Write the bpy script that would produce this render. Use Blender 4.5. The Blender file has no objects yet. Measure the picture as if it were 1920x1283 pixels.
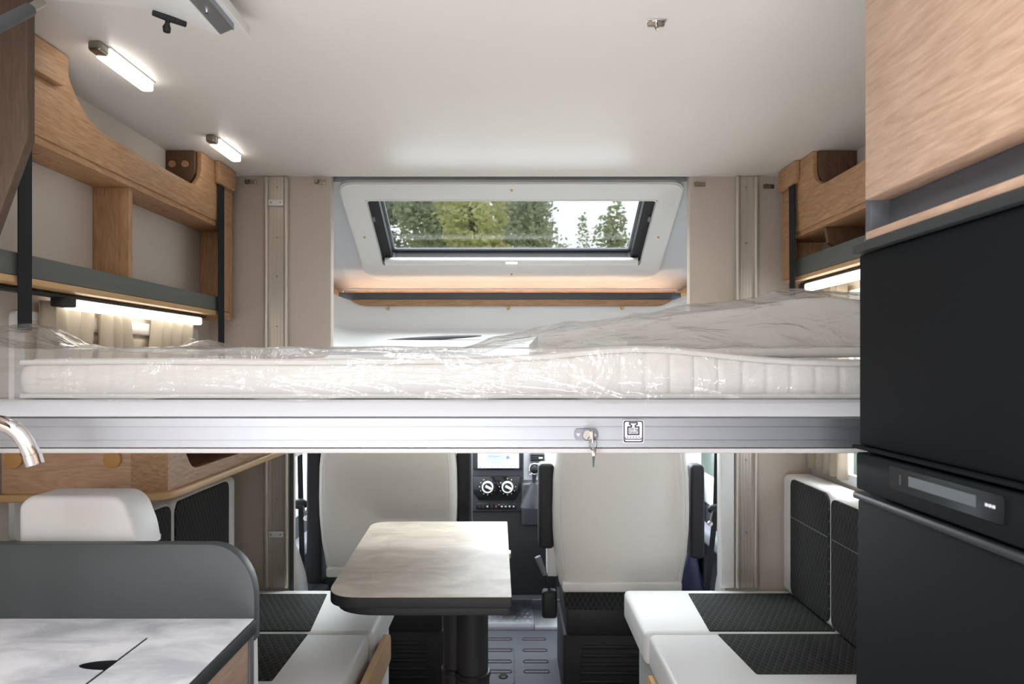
import bpy, bmesh, math, random
from mathutils import Vector, Matrix, noise
random.seed(7)
R = math.radians
EYE = 1.35
C = bpy.context.scene.collection
scene = bpy.context.scene

# ------------------------------------------------------------------ camera, world, lights, exposure
cam_d = bpy.data.cameras.new('camera'); cam = bpy.data.objects.new('camera', cam_d); C.objects.link(cam)
cam.location = (0, 0, EYE); cam.rotation_euler = (R(90), 0, 0)
cam_d.sensor_width = 36; cam_d.lens = 24; cam_d.shift_y = 0.0201; cam_d.shift_x = 0.0005; cam_d.clip_start = 0.02
scene.camera = cam
cam_d.dof.use_dof = True; cam_d.dof.focus_distance = 1.6; cam_d.dof.aperture_fstop = 8.0
vs = scene.view_settings
vs.view_transform = 'Standard'; vs.look = 'None'; vs.gamma = 1; vs.use_curve_mapping = False; vs.exposure = 0.16

w = bpy.data.worlds.new('world'); scene.world = w; w.use_nodes = True
nt = w.node_tree; bgn = nt.nodes['Background']
tc = nt.nodes.new('ShaderNodeTexCoord'); sx = nt.nodes.new('ShaderNodeSeparateXYZ'); rp = nt.nodes.new('ShaderNodeValToRGB')
nt.links.new(tc.outputs['Generated'], sx.inputs[0]); nt.links.new(sx.outputs['Z'], rp.inputs[0]); nt.links.new(rp.outputs[0], bgn.inputs[0])
rp.color_ramp.elements[0].color = (0.86, 0.90, 0.93, 1); rp.color_ramp.elements[1].color = (0.72, 0.82, 0.95, 1)
bgn.inputs[1].default_value = 1.5

def area(name, loc, rot, sx_, sy_, power, col):
    d = bpy.data.lights.new(name, 'AREA'); d.shape = 'RECTANGLE'; d.size = sx_; d.size_y = sy_; d.energy = power; d.color = col
    o = bpy.data.objects.new(name, d); C.objects.link(o); o.location = loc; o.rotation_euler = rot; return o
def aim(o, d): o.rotation_euler = Vector(d).to_track_quat('-Z', 'Y').to_euler(); return o
aim(area('entrance_door_daylight', (-0.98, -0.95, 1.0), (0, 0, 0), 0.9, 1.6, 21, (0.95, 0.97, 1.0)), (0.55, 0.85, 0.0))
area('roof_hatch_daylight', (-0.25, 0.20, 1.995), (0, 0, 0), 0.6, 0.6, 14, (0.95, 0.97, 1.0))
aim(area('added_uplight', (-0.1, -0.5, 0.35), (0, 0, 0), 1.2, 0.8, 42, (0.96, 0.97, 0.99)), (0, 0.12, 1))  # unseen light added low down to brighten the ceiling from below
aim(area('sky_over_cab', (0, 3.3, 3.0), (0, 0, 0), 1.6, 1.2, 180, (0.92, 0.96, 1.0)), (0, -0.45, -1))
area('windscreen_daylight', (0, 4.20, 1.35), (R(-80), 0, 0), 1.7, 0.7, 80, (0.88, 0.94, 1.0))
area('door_window_daylight', (-1.10, 3.2, 1.15), (0, R(-90), 0), 0.6, 0.7, 18, (0.88, 0.94, 1.0))
area('door_window_daylight', (1.10, 3.2, 1.15), (0, R(90), 0), 0.6, 0.7, 18, (0.88, 0.94, 1.0))

# ------------------------------------------------------------------ helpers
def at(px, py, Y):
    return Vector(((px - 959) / 1280 * Y, Y, EYE + (680 - py) / 1280 * Y))
def lin(r, g, b):
    f = lambda c: (c / 255 / 12.92) if c / 255 <= 0.04045 else ((c / 255 + 0.055) / 1.055) ** 2.4
    return (f(r), f(g), f(b), 1)

class MB:
    def __init__(s): s.v = []; s.f = []
    def _bm(s, bm):
        n = len(s.v); bm.verts.index_update()
        s.v += [v.co.copy() for v in bm.verts]; s.f += [[n + v.index for v in f.verts] for f in bm.faces]; bm.free()
    def box(s, x0, x1, y0, y1, z0, z1, bev=0.0, seg=2):
        bm = bmesh.new(); bmesh.ops.create_cube(bm, size=1)
        for v in bm.verts:
            v.co = Vector(((x0 + x1) / 2 + v.co.x * (x1 - x0), (y0 + y1) / 2 + v.co.y * (y1 - y0), (z0 + z1) / 2 + v.co.z * (z1 - z0)))
        if bev: bmesh.ops.bevel(bm, geom=list(bm.edges), offset=bev, segments=seg, affect='EDGES', profile=0.5)
        s._bm(bm); return s
    def prism(s, poly, ax, a0, a1, bev=0.0, seg=2):
        bm = bmesh.new()
        def co(p, a): return {'X': (a, p[0], p[1]), 'Y': (p[0], a, p[1]), 'Z': (p[0], p[1], a)}[ax]
        A = [bm.verts.new(co(p, a0)) for p in poly]; B = [bm.verts.new(co(p, a1)) for p in poly]
        bm.faces.new(A); bm.faces.new(B[::-1]); n = len(poly)
        caps = list(bm.faces)
        for i in range(n): bm.faces.new((A[(i + 1) % n], A[i], B[i], B[(i + 1) % n]))
        bmesh.ops.recalc_face_normals(bm, faces=list(bm.faces))
        if bev:
            es = [e for e in bm.edges if any(f in caps for f in e.link_faces)]
            bmesh.ops.bevel(bm, geom=es, offset=bev, segments=seg, affect='EDGES', profile=0.5)
        s._bm(bm); return s
    def ring(s, outer, inner, ax, a0, a1):
        def co(p, a): return Vector({'X': (a, p[0], p[1]), 'Y': (p[0], a, p[1]), 'Z': (p[0], p[1], a)}[ax])
        n = len(outer); b = len(s.v)
        for P, a in ((outer, a0), (inner, a0), (outer, a1), (inner, a1)): s.v += [co(p, a) for p in P]
        for i in range(n):
            j = (i + 1) % n
            s.f += [[b + i, b + j, b + n + j, b + n + i], [b + 2*n + j, b + 2*n + i, b + 3*n + i, b + 3*n + j],
                    [b + i, b + 2*n + i, b + 2*n + j, b + j], [b + n + i, b + n + j, b + 3*n + j, b + 3*n + i]]
        return s
    def tube(s, pts, r, n=10, cap=True):
        pts = [Vector(p) for p in pts]; b = len(s.v); k = len(pts)
        rs = r if isinstance(r, (list, tuple)) else [r] * k
        up = None
        for i, p in enumerate(pts):
            t = (pts[min(i + 1, k - 1)] - pts[max(i - 1, 0)]).normalized()
            if up is None:
                up = Vector((0, 0, 1)) if abs(t.z) < 0.9 else Vector((1, 0, 0))
            u = t.cross(up).normalized(); vv = u.cross(t).normalized(); up = vv
            for j in range(n):
                a = 2 * math.pi * j / n; s.v.append(p + (u * math.cos(a) + vv * math.sin(a)) * rs[i])
        for i in range(k - 1):
            for j in range(n):
                s.f.append([b + i*n + j, b + i*n + (j+1) % n, b + (i+1)*n + (j+1) % n, b + (i+1)*n + j])
        if cap:
            s.f.append([b + j for j in range(n)][::-1]); s.f.append([b + (k-1)*n + j for j in range(n)])
        return s
    def cyl(s, p0, p1, r0, r1=None, n=24, bev=0.0):
        r1 = r0 if r1 is None else r1; p0 = Vector(p0); p1 = Vector(p1)
        if bev:
            d = (p1 - p0).normalized()
            return s.tube([p0, p0 + d*1e-5, p0 + d*bev, p1 - d*bev, p1 - d*1e-5, p1], [max(r0-bev, 1e-4), max(r0-bev, 1e-4)*1.001, r0, r1, max(r1-bev, 1e-4)*1.001, max(r1-bev, 1e-4)], n)
        return s.tube([p0, p1], [r0, r1], n)
    def grid(s, fn, nu, nv, closed_u=False):
        b = len(s.v)
        for j in range(nv + 1):
            for i in range(nu if closed_u else nu + 1): s.v.append(Vector(fn(i / nu, j / nv)))
        W = nu if closed_u else nu + 1
        for j in range(nv):
            for i in range(nu):
                i2 = (i + 1) % W
                s.f.append([b + j*W + i, b + j*W + i2, b + (j+1)*W + i2, b + (j+1)*W + i])
        return s
    def loft(s, rings, cap=True):
        n = len(rings[0]); b = len(s.v)
        for r in rings: s.v += [Vector(p) for p in r]
        for i in range(len(rings) - 1):
            for j in range(n):
                s.f.append([b + i*n + j, b + i*n + (j+1) % n, b + (i+1)*n + (j+1) % n, b + (i+1)*n + j])
        if cap:
            s.f.append([b + j for j in range(n)][::-1]); s.f.append([b + (len(rings)-1)*n + j for j in range(n)])
        return s
    def ball(s, c, rx, ry, rz, n=16):
        c = Vector(c)
        return s.grid(lambda u, v: c + Vector((rx*math.cos(2*math.pi*u)*math.sin(math.pi*(0.001+v*0.998)), ry*math.sin(2*math.pi*u)*math.sin(math.pi*(0.001+v*0.998)), rz*math.cos(math.pi*v))), n, n // 2, True)
    def add(s, o, M=None):
        n = len(s.v); s.v += [(M @ v) if M else v.copy() for v in o.v]; s.f += [[n + i for i in f] for f in o.f]; return s
    def xf(s, M): s.v = [M @ v for v in s.v]; return s
    def build(s, name, mat, parent=None, loc=None, angle=35, label=None, kind=None):
        L = Vector(loc) if loc is not None else (Vector(parent['_w']) if parent is not None else Vector((0, 0, 0)))
        me = bpy.data.meshes.new(name); me.from_pydata([tuple(v - L) for v in s.v], [], s.f); me.validate(); me.update()
        bm = bmesh.new(); bm.from_mesh(me); bmesh.ops.recalc_face_normals(bm, faces=list(bm.faces)); bm.to_mesh(me); bm.free()
        me.polygons.foreach_set('use_smooth', [True] * len(me.polygons)); me.set_sharp_from_angle(angle=R(angle))
        me.materials.append(mat)
        o = bpy.data.objects.new(name, me); C.objects.link(o)
        if parent is not None: o.parent = parent
        else: o.location = L
        o['_w'] = tuple(L)
        if label: o['label'] = label
        if kind: o['kind'] = kind
        return o

def tag(o, label, cat, group=None, kind=None):
    o['label'] = label
    if cat: o['category'] = cat
    if group: o['group'] = group
    if kind: o['kind'] = kind
    return o
def thing(name, loc, label, cat, group=None):
    o = bpy.data.objects.new(name, None); C.objects.link(o); o.location = loc; o['_w'] = tuple(loc); o.empty_display_size = 0.05
    return tag(o, label, cat, group)
def struct(name, mb, mat, parent=None, **k):
    o = mb.build(name, mat, parent, **k)
    if parent is None: o['kind'] = 'structure'
    return o
def sgroup(name, loc=(0, 0, 0)):
    o = bpy.data.objects.new(name, None); C.objects.link(o); o.location = loc; o['_w'] = tuple(loc); o['kind'] = 'structure'; return o
def rpoly(pts, rad, seg=6):
    """polygon with rounded corners; rad = number or one per corner"""
    out = []; n = len(pts)
    for i in range(n):
        r = rad[i] if isinstance(rad, (list, tuple)) else rad
        p = Vector(pts[i]); a = Vector(pts[i - 1]) - p; b = Vector(pts[(i + 1) % n]) - p
        if r <= 0: out.append(tuple(p)); continue
        r = min(r, a.length * .49, b.length * .49)
        p0 = p + a.normalized() * r; p1 = p + b.normalized() * r
        for k in range(seg + 1):
            t = k / seg; q = p0 * (1-t)**2 + p * 2*t*(1-t) + p1 * t*t; out.append(tuple(q))
    return out
def rrect(a0, a1, b0, b1, r, seg=5): return rpoly([(a0, b0), (a1, b0), (a1, b1), (a0, b1)], r, seg)

# ------------------------------------------------------------------ materials
def mat(name, col, rough=0.5, metal=0.0, **k):
    m = bpy.data.materials.new(name); m.use_nodes = True; b = m.node_tree.nodes['Principled BSDF']
    b.inputs['Base Color'].default_value = col; b.inputs['Roughness'].default_value = rough; b.inputs['Metallic'].default_value = metal
    if 'spec' in k: b.inputs['Specular IOR Level'].default_value = k['spec']
    if 'coat' in k: b.inputs['Coat Weight'].default_value = k['coat']; b.inputs['Coat Roughness'].default_value = 0.1
    if 'emit' in k: b.inputs['Emission Color'].default_value = k.get('ecol', col); b.inputs['Emission Strength'].default_value = k['emit']
    if 'sheen' in k: b.inputs['Sheen Weight'].default_value = k['sheen']
    return m
def N(m, t, **k):
    n = m.node_tree.nodes.new(t)
    for a, v in k.items(): setattr(n, a, v)
    return n
def LK(m, a, b): m.node_tree.links.new(a, b)
def bump(m, scale=300, dist=0.0004, strength=0.4, kind='noise', vec=(1, 1, 1), detail=2):
    b = m.node_tree.nodes['Principled BSDF']; tcn = N(m, 'ShaderNodeTexCoord'); mp = N(m, 'ShaderNodeMapping'); mp.inputs['Scale'].default_value = vec
    LK(m, tcn.outputs['Object'], mp.inputs[0])
    t = N(m, 'ShaderNodeTexNoise'); t.inputs['Scale'].default_value = scale; t.inputs['Detail'].default_value = detail
    LK(m, mp.outputs[0], t.inputs['Vector'])
    bp = N(m, 'ShaderNodeBump'); bp.inputs['Distance'].default_value = dist; bp.inputs['Strength'].default_value = strength
    LK(m, t.outputs['Fac'], bp.inputs['Height']); LK(m, bp.outputs[0], b.inputs['Normal']); return m
def oak(name, light, dark, axis, rough=0.5):
    m = mat(name, light, rough); b = m.node_tree.nodes['Principled BSDF']
    tcn = N(m, 'ShaderNodeTexCoord'); mp = N(m, 'ShaderNodeMapping'); sc = [9, 9, 9]; sc['XYZ'.index(axis)] = 0.9
    mp.inputs['Scale'].default_value = sc; LK(m, tcn.outputs['Object'], mp.inputs[0])
    n1 = N(m, 'ShaderNodeTexNoise'); n1.inputs['Scale'].default_value = 1.6; n1.inputs['Detail'].default_value = 3; n1.inputs['Distortion'].default_value = 0.8
    n2 = N(m, 'ShaderNodeTexNoise'); n2.inputs['Scale'].default_value = 22; n2.inputs['Detail'].default_value = 6; n2.inputs['Roughness'].default_value = 0.7
    wv = N(m, 'ShaderNodeMath', operation='MULTIPLY_ADD'); wv.inputs[1].default_value = 14
    LK(m, mp.outputs[0], n1.inputs['Vector']); LK(m, mp.outputs[0], n2.inputs['Vector'])
    LK(m, n1.outputs['Fac'], wv.inputs[0]); wv.inputs[2].default_value = 0
    fr = N(m, 'ShaderNodeMath', operation='FRACT'); LK(m, wv.outputs[0], fr.inputs[0])
    pp = N(m, 'ShaderNodeMath', operation='PINGPONG'); pp.inputs[1].default_value = 0.5; LK(m, wv.outputs[0], pp.inputs[0])
    mx = N(m, 'ShaderNodeMath', operation='MULTIPLY_ADD'); LK(m, pp.outputs[0], mx.inputs[0]); mx.inputs[1].default_value = 0.32; LK(m, n2.outputs['Fac'], mx.inputs[2])
    rp = N(m, 'ShaderNodeValToRGB'); LK(m, mx.outputs[0], rp.inputs[0])
    rp.color_ramp.elements[0].position = 0.30; rp.color_ramp.elements[0].color = dark
    rp.color_ramp.elements[1].position = 0.82; rp.color_ramp.elements[1].color = light
    LK(m, rp.outputs[0], b.inputs['Base Color'])
    bp = N(m, 'ShaderNodeBump'); bp.inputs['Distance'].default_value = 0.0003; bp.inputs['Strength'].default_value = 0.5
    LK(m, mx.outputs[0], bp.inputs['Height']); LK(m, bp.outputs[0], b.inputs['Normal']); return m
def mottled(name, c1, c2, scale, rough=0.45):
    m = mat(name, c1, rough); b = m.node_tree.nodes['Principled BSDF']
    tcn = N(m, 'ShaderNodeTexCoord'); n1 = N(m, 'ShaderNodeTexNoise'); n1.inputs['Scale'].default_value = scale; n1.inputs['Detail'].default_value = 9; n1.inputs['Roughness'].default_value = 0.62; n1.inputs['Distortion'].default_value = 0.5
    mp = N(m, 'ShaderNodeMapping'); mp.inputs['Scale'].default_value = (1, 1.8, 1); LK(m, tcn.outputs['Object'], mp.inputs[0]); LK(m, mp.outputs[0], n1.inputs['Vector'])
    rp = N(m, 'ShaderNodeValToRGB'); LK(m, n1.outputs['Fac'], rp.inputs[0])
    rp.color_ramp.elements[0].position = 0.36; rp.color_ramp.elements[0].color = c2; rp.color_ramp.elements[1].position = 0.6; rp.color_ramp.elements[1].color = c1
    LK(m, rp.outputs[0], b.inputs['Base Color'])
    bp = N(m, 'ShaderNodeBump'); bp.inputs['Distance'].default_value = 0.0004; bp.inputs['Strength'].default_value = 0.3
    LK(m, n1.outputs['Fac'], bp.inputs['Height']); LK(m, bp.outputs[0], b.inputs['Normal']); return m
def quilt(name, base, line, a, b2, s=0.021, ratio=0.55):
    """diamond stitching; a, b2 = the two object axes of the face"""
    m = mat(name, base, 0.85); b = m.node_tree.nodes['Principled BSDF']
    tcn = N(m, 'ShaderNodeTexCoord'); sp = N(m, 'ShaderNodeSeparateXYZ'); LK(m, tcn.outputs['Object'], sp.inputs[0])
    outs = []
    for sg in (1, -1):
        k = N(m, 'ShaderNodeMath', operation='MULTIPLY'); LK(m, sp.outputs[b2], k.inputs[0]); k.inputs[1].default_value = sg * ratio
        ad = N(m, 'ShaderNodeMath', operation='ADD'); LK(m, sp.outputs[a], ad.inputs[0]); LK(m, k.outputs[0], ad.inputs[1])
        dv = N(m, 'ShaderNodeMath', operation='DIVIDE'); LK(m, ad.outputs[0], dv.inputs[0]); dv.inputs[1].default_value = s
        pg = N(m, 'ShaderNodeMath', operation='PINGPONG'); LK(m, dv.outputs[0], pg.inputs[0]); pg.inputs[1].default_value = 0.5
        outs.append(pg)
    mn = N(m, 'ShaderNodeMath', operation='MINIMUM'); LK(m, outs[0].outputs[0], mn.inputs[0]); LK(m, outs[1].outputs[0], mn.inputs[1])
    rp = N(m, 'ShaderNodeValToRGB'); LK(m, mn.outputs[0], rp.inputs[0])
    rp.color_ramp.elements[0].position = 0.015; rp.color_ramp.elements[0].color = line; rp.color_ramp.elements[1].position = 0.055; rp.color_ramp.elements[1].color = base
    LK(m, rp.outputs[0], b.inputs['Base Color'])
    bp = N(m, 'ShaderNodeBump'); bp.inputs['Distance'].default_value = 0.006; bp.inputs['Strength'].default_value = 0.7
    sq = N(m, 'ShaderNodeMath', operation='POWER'); LK(m, mn.outputs[0], sq.inputs[0]); sq.inputs[1].default_value = 0.6
    LK(m, sq.outputs[0], bp.inputs['Height']); LK(m, bp.outputs[0], b.inputs['Normal']); return m
def brushed(name, col, rough, axis='X', metal=0.9):
    m = mat(name, col, rough, metal); v = [60, 60, 60]; v['XYZ'.index(axis)] = 0.8
    return bump(m, 12, 0.0003, 0.10, vec=v, detail=2)

M = {}
M['ceiling'] = bump(mat('ceiling', lin(226, 221, 216), 0.42, spec=0.4), 220, 0.0003, 0.15, vec=(1, 3, 1))
M['wall'] = bump(mat('wall_vinyl', lin(205, 196, 187), 0.6), 260, 0.0003, 0.35, vec=(1, 1, 3))
M['bulkhead'] = bump(mat('bulkhead_vinyl', lin(194, 182, 171), 0.55), 260, 0.0003, 0.35, vec=(1, 1, 3))
M['floor'] = oak('floor_vinyl', lin(132, 127, 121), lin(104, 99, 94), 'Y')
M['cabfloor'] = bump(mat('cab_mat_rubber', lin(72, 74, 80), 0.55), 500, 0.0006, 0.4)
M['rib'] = mat('rubber_rib', lin(40, 41, 46), 0.5)
M['tread'] = brushed('tread_aluminium', lin(205, 207, 212), 0.4, 'X', 0.4)
oL, oD = lin(196, 156, 118), lin(150, 110, 76)
M['oakY'] = oak('oak_along', oL, oD, 'Y'); M['oakZ'] = oak('oak_upright', oL, oD, 'Z'); M['oakX'] = oak('oak_across', oL, oD, 'X')
M['oakpaleX'] = oak('oak_pale_across', lin(214, 176, 145), lin(180, 140, 110), 'X')
M['oakdZ'] = oak('oak_brown_upright', lin(108, 78, 55), lin(80, 56, 38), 'Z')
M['oakpale'] = oak('oak_pale', lin(190, 161, 139), lin(154, 124, 103), 'Y', 0.45)
M['oakedge'] = mat('oak_edge', lin(206, 168, 120), 0.45)
M['plug'] = mat('tan_plug', lin(203, 152, 92), 0.5)
M['grey'] = bump(mat('grey_laminate', lin(66, 70, 72), 0.5), 400, 0.0002, 0.3)
M['greygreen'] = bump(mat('grey_green_laminate', lin(92, 98, 94), 0.5), 400, 0.0002, 0.3)
M['dgrey'] = mat('dark_grey_laminate', lin(78, 80, 86), 0.5)
M['fridge'] = bump(mat('fridge_black', lin(19, 21, 23), 0.62, spec=0.07), 600, 0.0001, 0.3)
M['fridge_trim'] = mat('fridge_trim', lin(42, 45, 46), 0.45, spec=0.3)
M['gloss'] = mat('black_gloss', lin(22, 23, 26), 0.12)
M['lcd'] = mat('lcd_off', lin(78, 84, 88), 0.25)
M['black'] = mat('black_plastic', lin(24, 25, 28), 0.5)
M['softblack'] = bump(mat('soft_black', lin(34, 35, 39), 0.6), 500, 0.0004, 0.5)
M['strap'] = bump(mat('black_webbing', lin(22, 24, 30), 0.8), 900, 0.0003, 0.6)
M['darkdash'] = bump(mat('dash_dark', lin(52, 54, 60), 0.5), 700, 0.0003, 0.4)
M['lightdash'] = mat('dash_light', lin(232, 235, 240), 0.45)
M['doorgrey'] = mat('door_trim_grey', lin(120, 122, 132), 0.5)
M['alu'] = brushed('brushed_aluminium', lin(170, 173, 179), 0.46, 'X', 1.0)
M['alulit'] = brushed('lit_aluminium', lin(208, 210, 216), 0.5, 'X', 0.15)  # paler copy of the frame aluminium, overhead light put into its colour
M['aluZ'] = mat('rail_aluminium', lin(206, 198, 188), 0.42, 0.55)
M['chrome'] = mat('chrome', (0.8, 0.8, 0.82, 1), 0.06, 1.0)
M['steel'] = mat('zinc_steel', lin(160, 154, 142), 0.35, 1.0)
M['white'] = mat('white_plastic', lin(228, 228, 226), 0.4)
M['lip'] = mat('lip_plastic', lin(178, 175, 174), 0.5)
M['shell'] = mat('white_moulding', lin(240, 242, 243), 0.42)
M['blindframe'] = mat('light_grey_frame', lin(226, 226, 225), 0.42)
M['leather'] = bump(mat('white_leatherette', lin(238, 237, 236), 0.42), 450, 0.0003, 0.3)
M['beigecloth'] = bump(mat('beige_seat_cloth', lin(230, 226, 219), 0.8), 700, 0.0004, 0.5)
qb, ql = lin(36, 38, 38), lin(84, 88, 86)
M['quiltXY'] = quilt('quilted_charcoal_flat', qb, ql, 'X', 'Y'); M['quiltYZ'] = quilt('quilted_charcoal_upright', qb, ql, 'Y', 'Z'); M['quiltXZ'] = quilt('quilted_charcoal_front', qb, ql, 'X', 'Z')
M['worktop'] = mottled('pale_concrete', lin(224, 225, 228), lin(178, 180, 187), 6.5, 0.4)
M['table'] = mottled('warm_concrete', lin(206, 196, 180), lin(176, 165, 150), 6.0, 0.55)
M['mattress'] = bump(mat('mattress_cloth', lin(188, 185, 181), 0.85), 260, 0.001, 0.5, vec=(1, 1, 2.5))
M['mattress_lit'] = mat('mattress_lit_cream', lin(240, 236, 228), 0.85)  # paler copy of the mattress cloth, extra light put into its colour
M['curtain'] = None
M['led'] = mat('led_diffuser', (1, 1, 1, 1), 0.5, emit=4.6, ecol=(1.0, 0.95, 0.88, 1))
M['addedglow'] = mat('added_warm_glow', (1, .72, .45, 1), 0.5, emit=24.0, ecol=(1.0, 0.74, 0.5, 1))
M['screen'] = mat('screen_lit', lin(190, 196, 220), 0.3, emit=0.42)
M['screenblue'] = mat('screen_panel', lin(170, 180, 222), 0.3, emit=0.4)
M['screenmark'] = mat('screen_marks', lin(120, 130, 165), 0.3, emit=0.3)
M['ink'] = mat('sticker_ink', lin(24, 25, 32), 0.7, spec=0.1)
M['sticker'] = mat('sticker_face', lin(194, 192, 200), 0.6)
M['red'] = mat('red_mark', lin(190, 60, 50), 0.4); M['blue'] = mat('blue_mark', lin(70, 90, 190), 0.4)
M['bluebag'] = mat('blue_plastic', lin(38, 38, 72), 0.3)
M['beigeblind'] = bump(mat('beige_blind', lin(214, 200, 180), 0.8), 40, 0.002, 0.4, vec=(0.01, 0.01, 6))
M['grass'] = bump(mat('grass', lin(92, 112, 60), 0.9), 6, 0.1, 0.5)
M['bark'] = mat('bark', lin(84, 70, 58), 0.9)

def cloth_tr(name, col, tr=0.4):
    m = bpy.data.materials.new(name); m.use_nodes = True; nt = m.node_tree; b = nt.nodes['Principled BSDF']; out = nt.nodes['Material Output']
    b.inputs['Base Color'].default_value = col; b.inputs['Roughness'].default_value = 0.9
    t = nt.nodes.new('ShaderNodeBsdfTranslucent'); t.inputs[0].default_value = col; mx = nt.nodes.new('ShaderNodeMixShader'); mx.inputs[0].default_value = tr
    nt.links.new(b.outputs[0], mx.inputs[1]); nt.links.new(t.outputs[0], mx.inputs[2]); nt.links.new(mx.outputs[0], out.inputs[0]); return m
M['curtain'] = cloth_tr('sheer_curtain', lin(206, 195, 176), 0.35)
def leafmat(name, col):
    m = cloth_tr(name, col, 0.35); return m
def schlick(nt, f0, normal=None, top=1.0):
    lw = nt.nodes.new('ShaderNodeLayerWeight'); lw.inputs[0].default_value = 0.5
    if normal is not None: nt.links.new(normal, lw.inputs['Normal'])
    pw = nt.nodes.new('ShaderNodeMath'); pw.operation = 'POWER'; pw.inputs[1].default_value = 5; nt.links.new(lw.outputs['Facing'], pw.inputs[0])
    ma = nt.nodes.new('ShaderNodeMath'); ma.operation = 'MULTIPLY_ADD'; ma.inputs[1].default_value = top - f0; ma.inputs[2].default_value = f0
    nt.links.new(pw.outputs[0], ma.inputs[0]); return ma
def film():
    m = bpy.data.materials.new('clear_plastic_film'); m.use_nodes = True; nt = m.node_tree; out = nt.nodes['Material Output']
    nt.nodes.remove(nt.nodes['Principled BSDF'])
    tr = nt.nodes.new('ShaderNodeBsdfTransparent'); tr.inputs[0].default_value = (0.96, 0.96, 0.96, 1)
    gl = nt.nodes.new('ShaderNodeBsdfGlossy'); gl.inputs['Roughness'].default_value = 0.09
    df = nt.nodes.new('ShaderNodeBsdfDiffuse'); df.inputs[0].default_value = (0.88, 0.88, 0.87, 1)
    tl = nt.nodes.new('ShaderNodeBsdfTranslucent'); tl.inputs[0].default_value = (0.88, 0.88, 0.87, 1)
    tcn = nt.nodes.new('ShaderNodeTexCoord'); mp = nt.nodes.new('ShaderNodeMapping'); mp.inputs['Scale'].default_value = (1, 1, 1); mp.inputs['Rotation'].default_value = (0.4, 0.3, 0.5)
    nz = nt.nodes.new('ShaderNodeTexNoise'); nz.inputs['Scale'].default_value = 9; nz.inputs['Detail'].default_value = 5; nz.inputs['Distortion'].default_value = 1.6
    nt.links.new(tcn.outputs['Object'], mp.inputs[0]); nt.links.new(mp.outputs[0], nz.inputs['Vector'])
    bp = nt.nodes.new('ShaderNodeBump'); bp.inputs['Distance'].default_value = 0.016; bp.inputs['Strength'].default_value = 0.8
    nt.links.new(nz.outputs['Fac'], bp.inputs['Height']); nt.links.new(bp.outputs[0], gl.inputs['Normal'])
    fr = schlick(nt, 0.055, bp.outputs[0], 0.8)
    m0 = nt.nodes.new('ShaderNodeMixShader'); m0.inputs[0].default_value = 0.5; nt.links.new(df.outputs[0], m0.inputs[1]); nt.links.new(tl.outputs[0], m0.inputs[2])
    m1 = nt.nodes.new('ShaderNodeMixShader'); m1.inputs[0].default_value = 0.20; nt.links.new(tr.outputs[0], m1.inputs[1]); nt.links.new(m0.outputs[0], m1.inputs[2])
    m2 = nt.nodes.new('ShaderNodeMixShader'); nt.links.new(fr.outputs[0], m2.inputs[0]); nt.links.new(m1.outputs[0], m2.inputs[1]); nt.links.new(gl.outputs[0], m2.inputs[2])
    nt.links.new(m2.outputs[0], out.inputs[0]); return m
M['film'] = film()
def glass(name, tint):
    m = bpy.data.materials.new(name); m.use_nodes = True; nt = m.node_tree; out = nt.nodes['Material Output']
    nt.nodes.remove(nt.nodes['Principled BSDF'])
    tr = nt.nodes.new('ShaderNodeBsdfTransparent'); tr.inputs[0].default_value = tint
    gl = nt.nodes.new('ShaderNodeBsdfGlossy'); gl.inputs['Roughness'].default_value = 0.03
    fr = schlick(nt, 0.035)
    m2 = nt.nodes.new('ShaderNodeMixShader'); nt.links.new(fr.outputs[0], m2.inputs[0]); nt.links.new(tr.outputs[0], m2.inputs[1]); nt.links.new(gl.outputs[0], m2.inputs[2])
    nt.links.new(m2.outputs[0], out.inputs[0]); return m
M['glass'] = glass('tinted_acrylic', (0.87, 0.88, 0.87, 1)); M['clear'] = glass('clear_glass', (0.93, 0.95, 0.96, 1))

# ------------------------------------------------------------------ the room shell
BK = 2.46; HC = 2.02; WX = 1.09
struct('floor', MB().box(-1.12, 1.12, -1.62, 2.56, -0.05, 0.0), M['floor'])
struct('ceiling', MB().box(-1.12, 1.12, -1.62, BK - 0.0005, HC, HC + 0.05), M['ceiling'])
struct('wall_back', MB().box(-1.12, 1.12, -1.66, -1.62, 0, HC), M['wall'])
def side_wall(name, x0, x1, y0, y1, z0, z1):      # wall with a window opening
    m = MB()
    m.box(x0, x1, -1.62, y0, 0, HC); m.box(x0, x1, y1, BK + 0.04, 0, HC); m.box(x0, x1, y0, y1, 0, z0); m.box(x0, x1, y0, y1, z1, HC)
    return struct(name, m, M['wall'])
side_wall('wall_left', -1.12, -WX, 1.50, 2.33, 0.98, 1.445)
side_wall('wall_right', WX, 1.12, 1.45, 2.235, 0.98, 1.56)

# bulkhead panels either side of the cab opening
lp = rpoly([(-1.09, 0), (-0.775, 0), (-0.775, 1.36), (-0.651, 1.38), (-0.651, HC - .001), (-1.09, HC - .001)], [0, 0, 0, 0.07, 0, 0])
lp = [(-1.09, 0), (-0.790, 0), (-0.790, 1.365)] + [(-0.70 + 0.049 * math.sin(a), 1.415 - 0.05 * math.cos(a)) for a in [k * math.pi / 16 for k in range(9)]] + [(-0.651, HC + .05), (-1.09, HC + .05)]
struct('wall_front', MB().prism(lp, 'Y', BK, BK + 0.04, 0.002), M['bulkhead'])
struct('wall_front', MB().prism([(-x + -0.009, z) for x, z in lp][::-1], 'Y', BK, BK + 0.04, 0.002), M['bulkhead'])
m = MB().box(0.751, 0.800, BK - 0.012, BK - 0.001, 0.54, 1.355, 0.005, 3).box(0.751, 0.762, BK - 0.001, BK + 0.035, 0.02, 1.355, 0.002)
struct('trim_1', m, M['white'])
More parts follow.
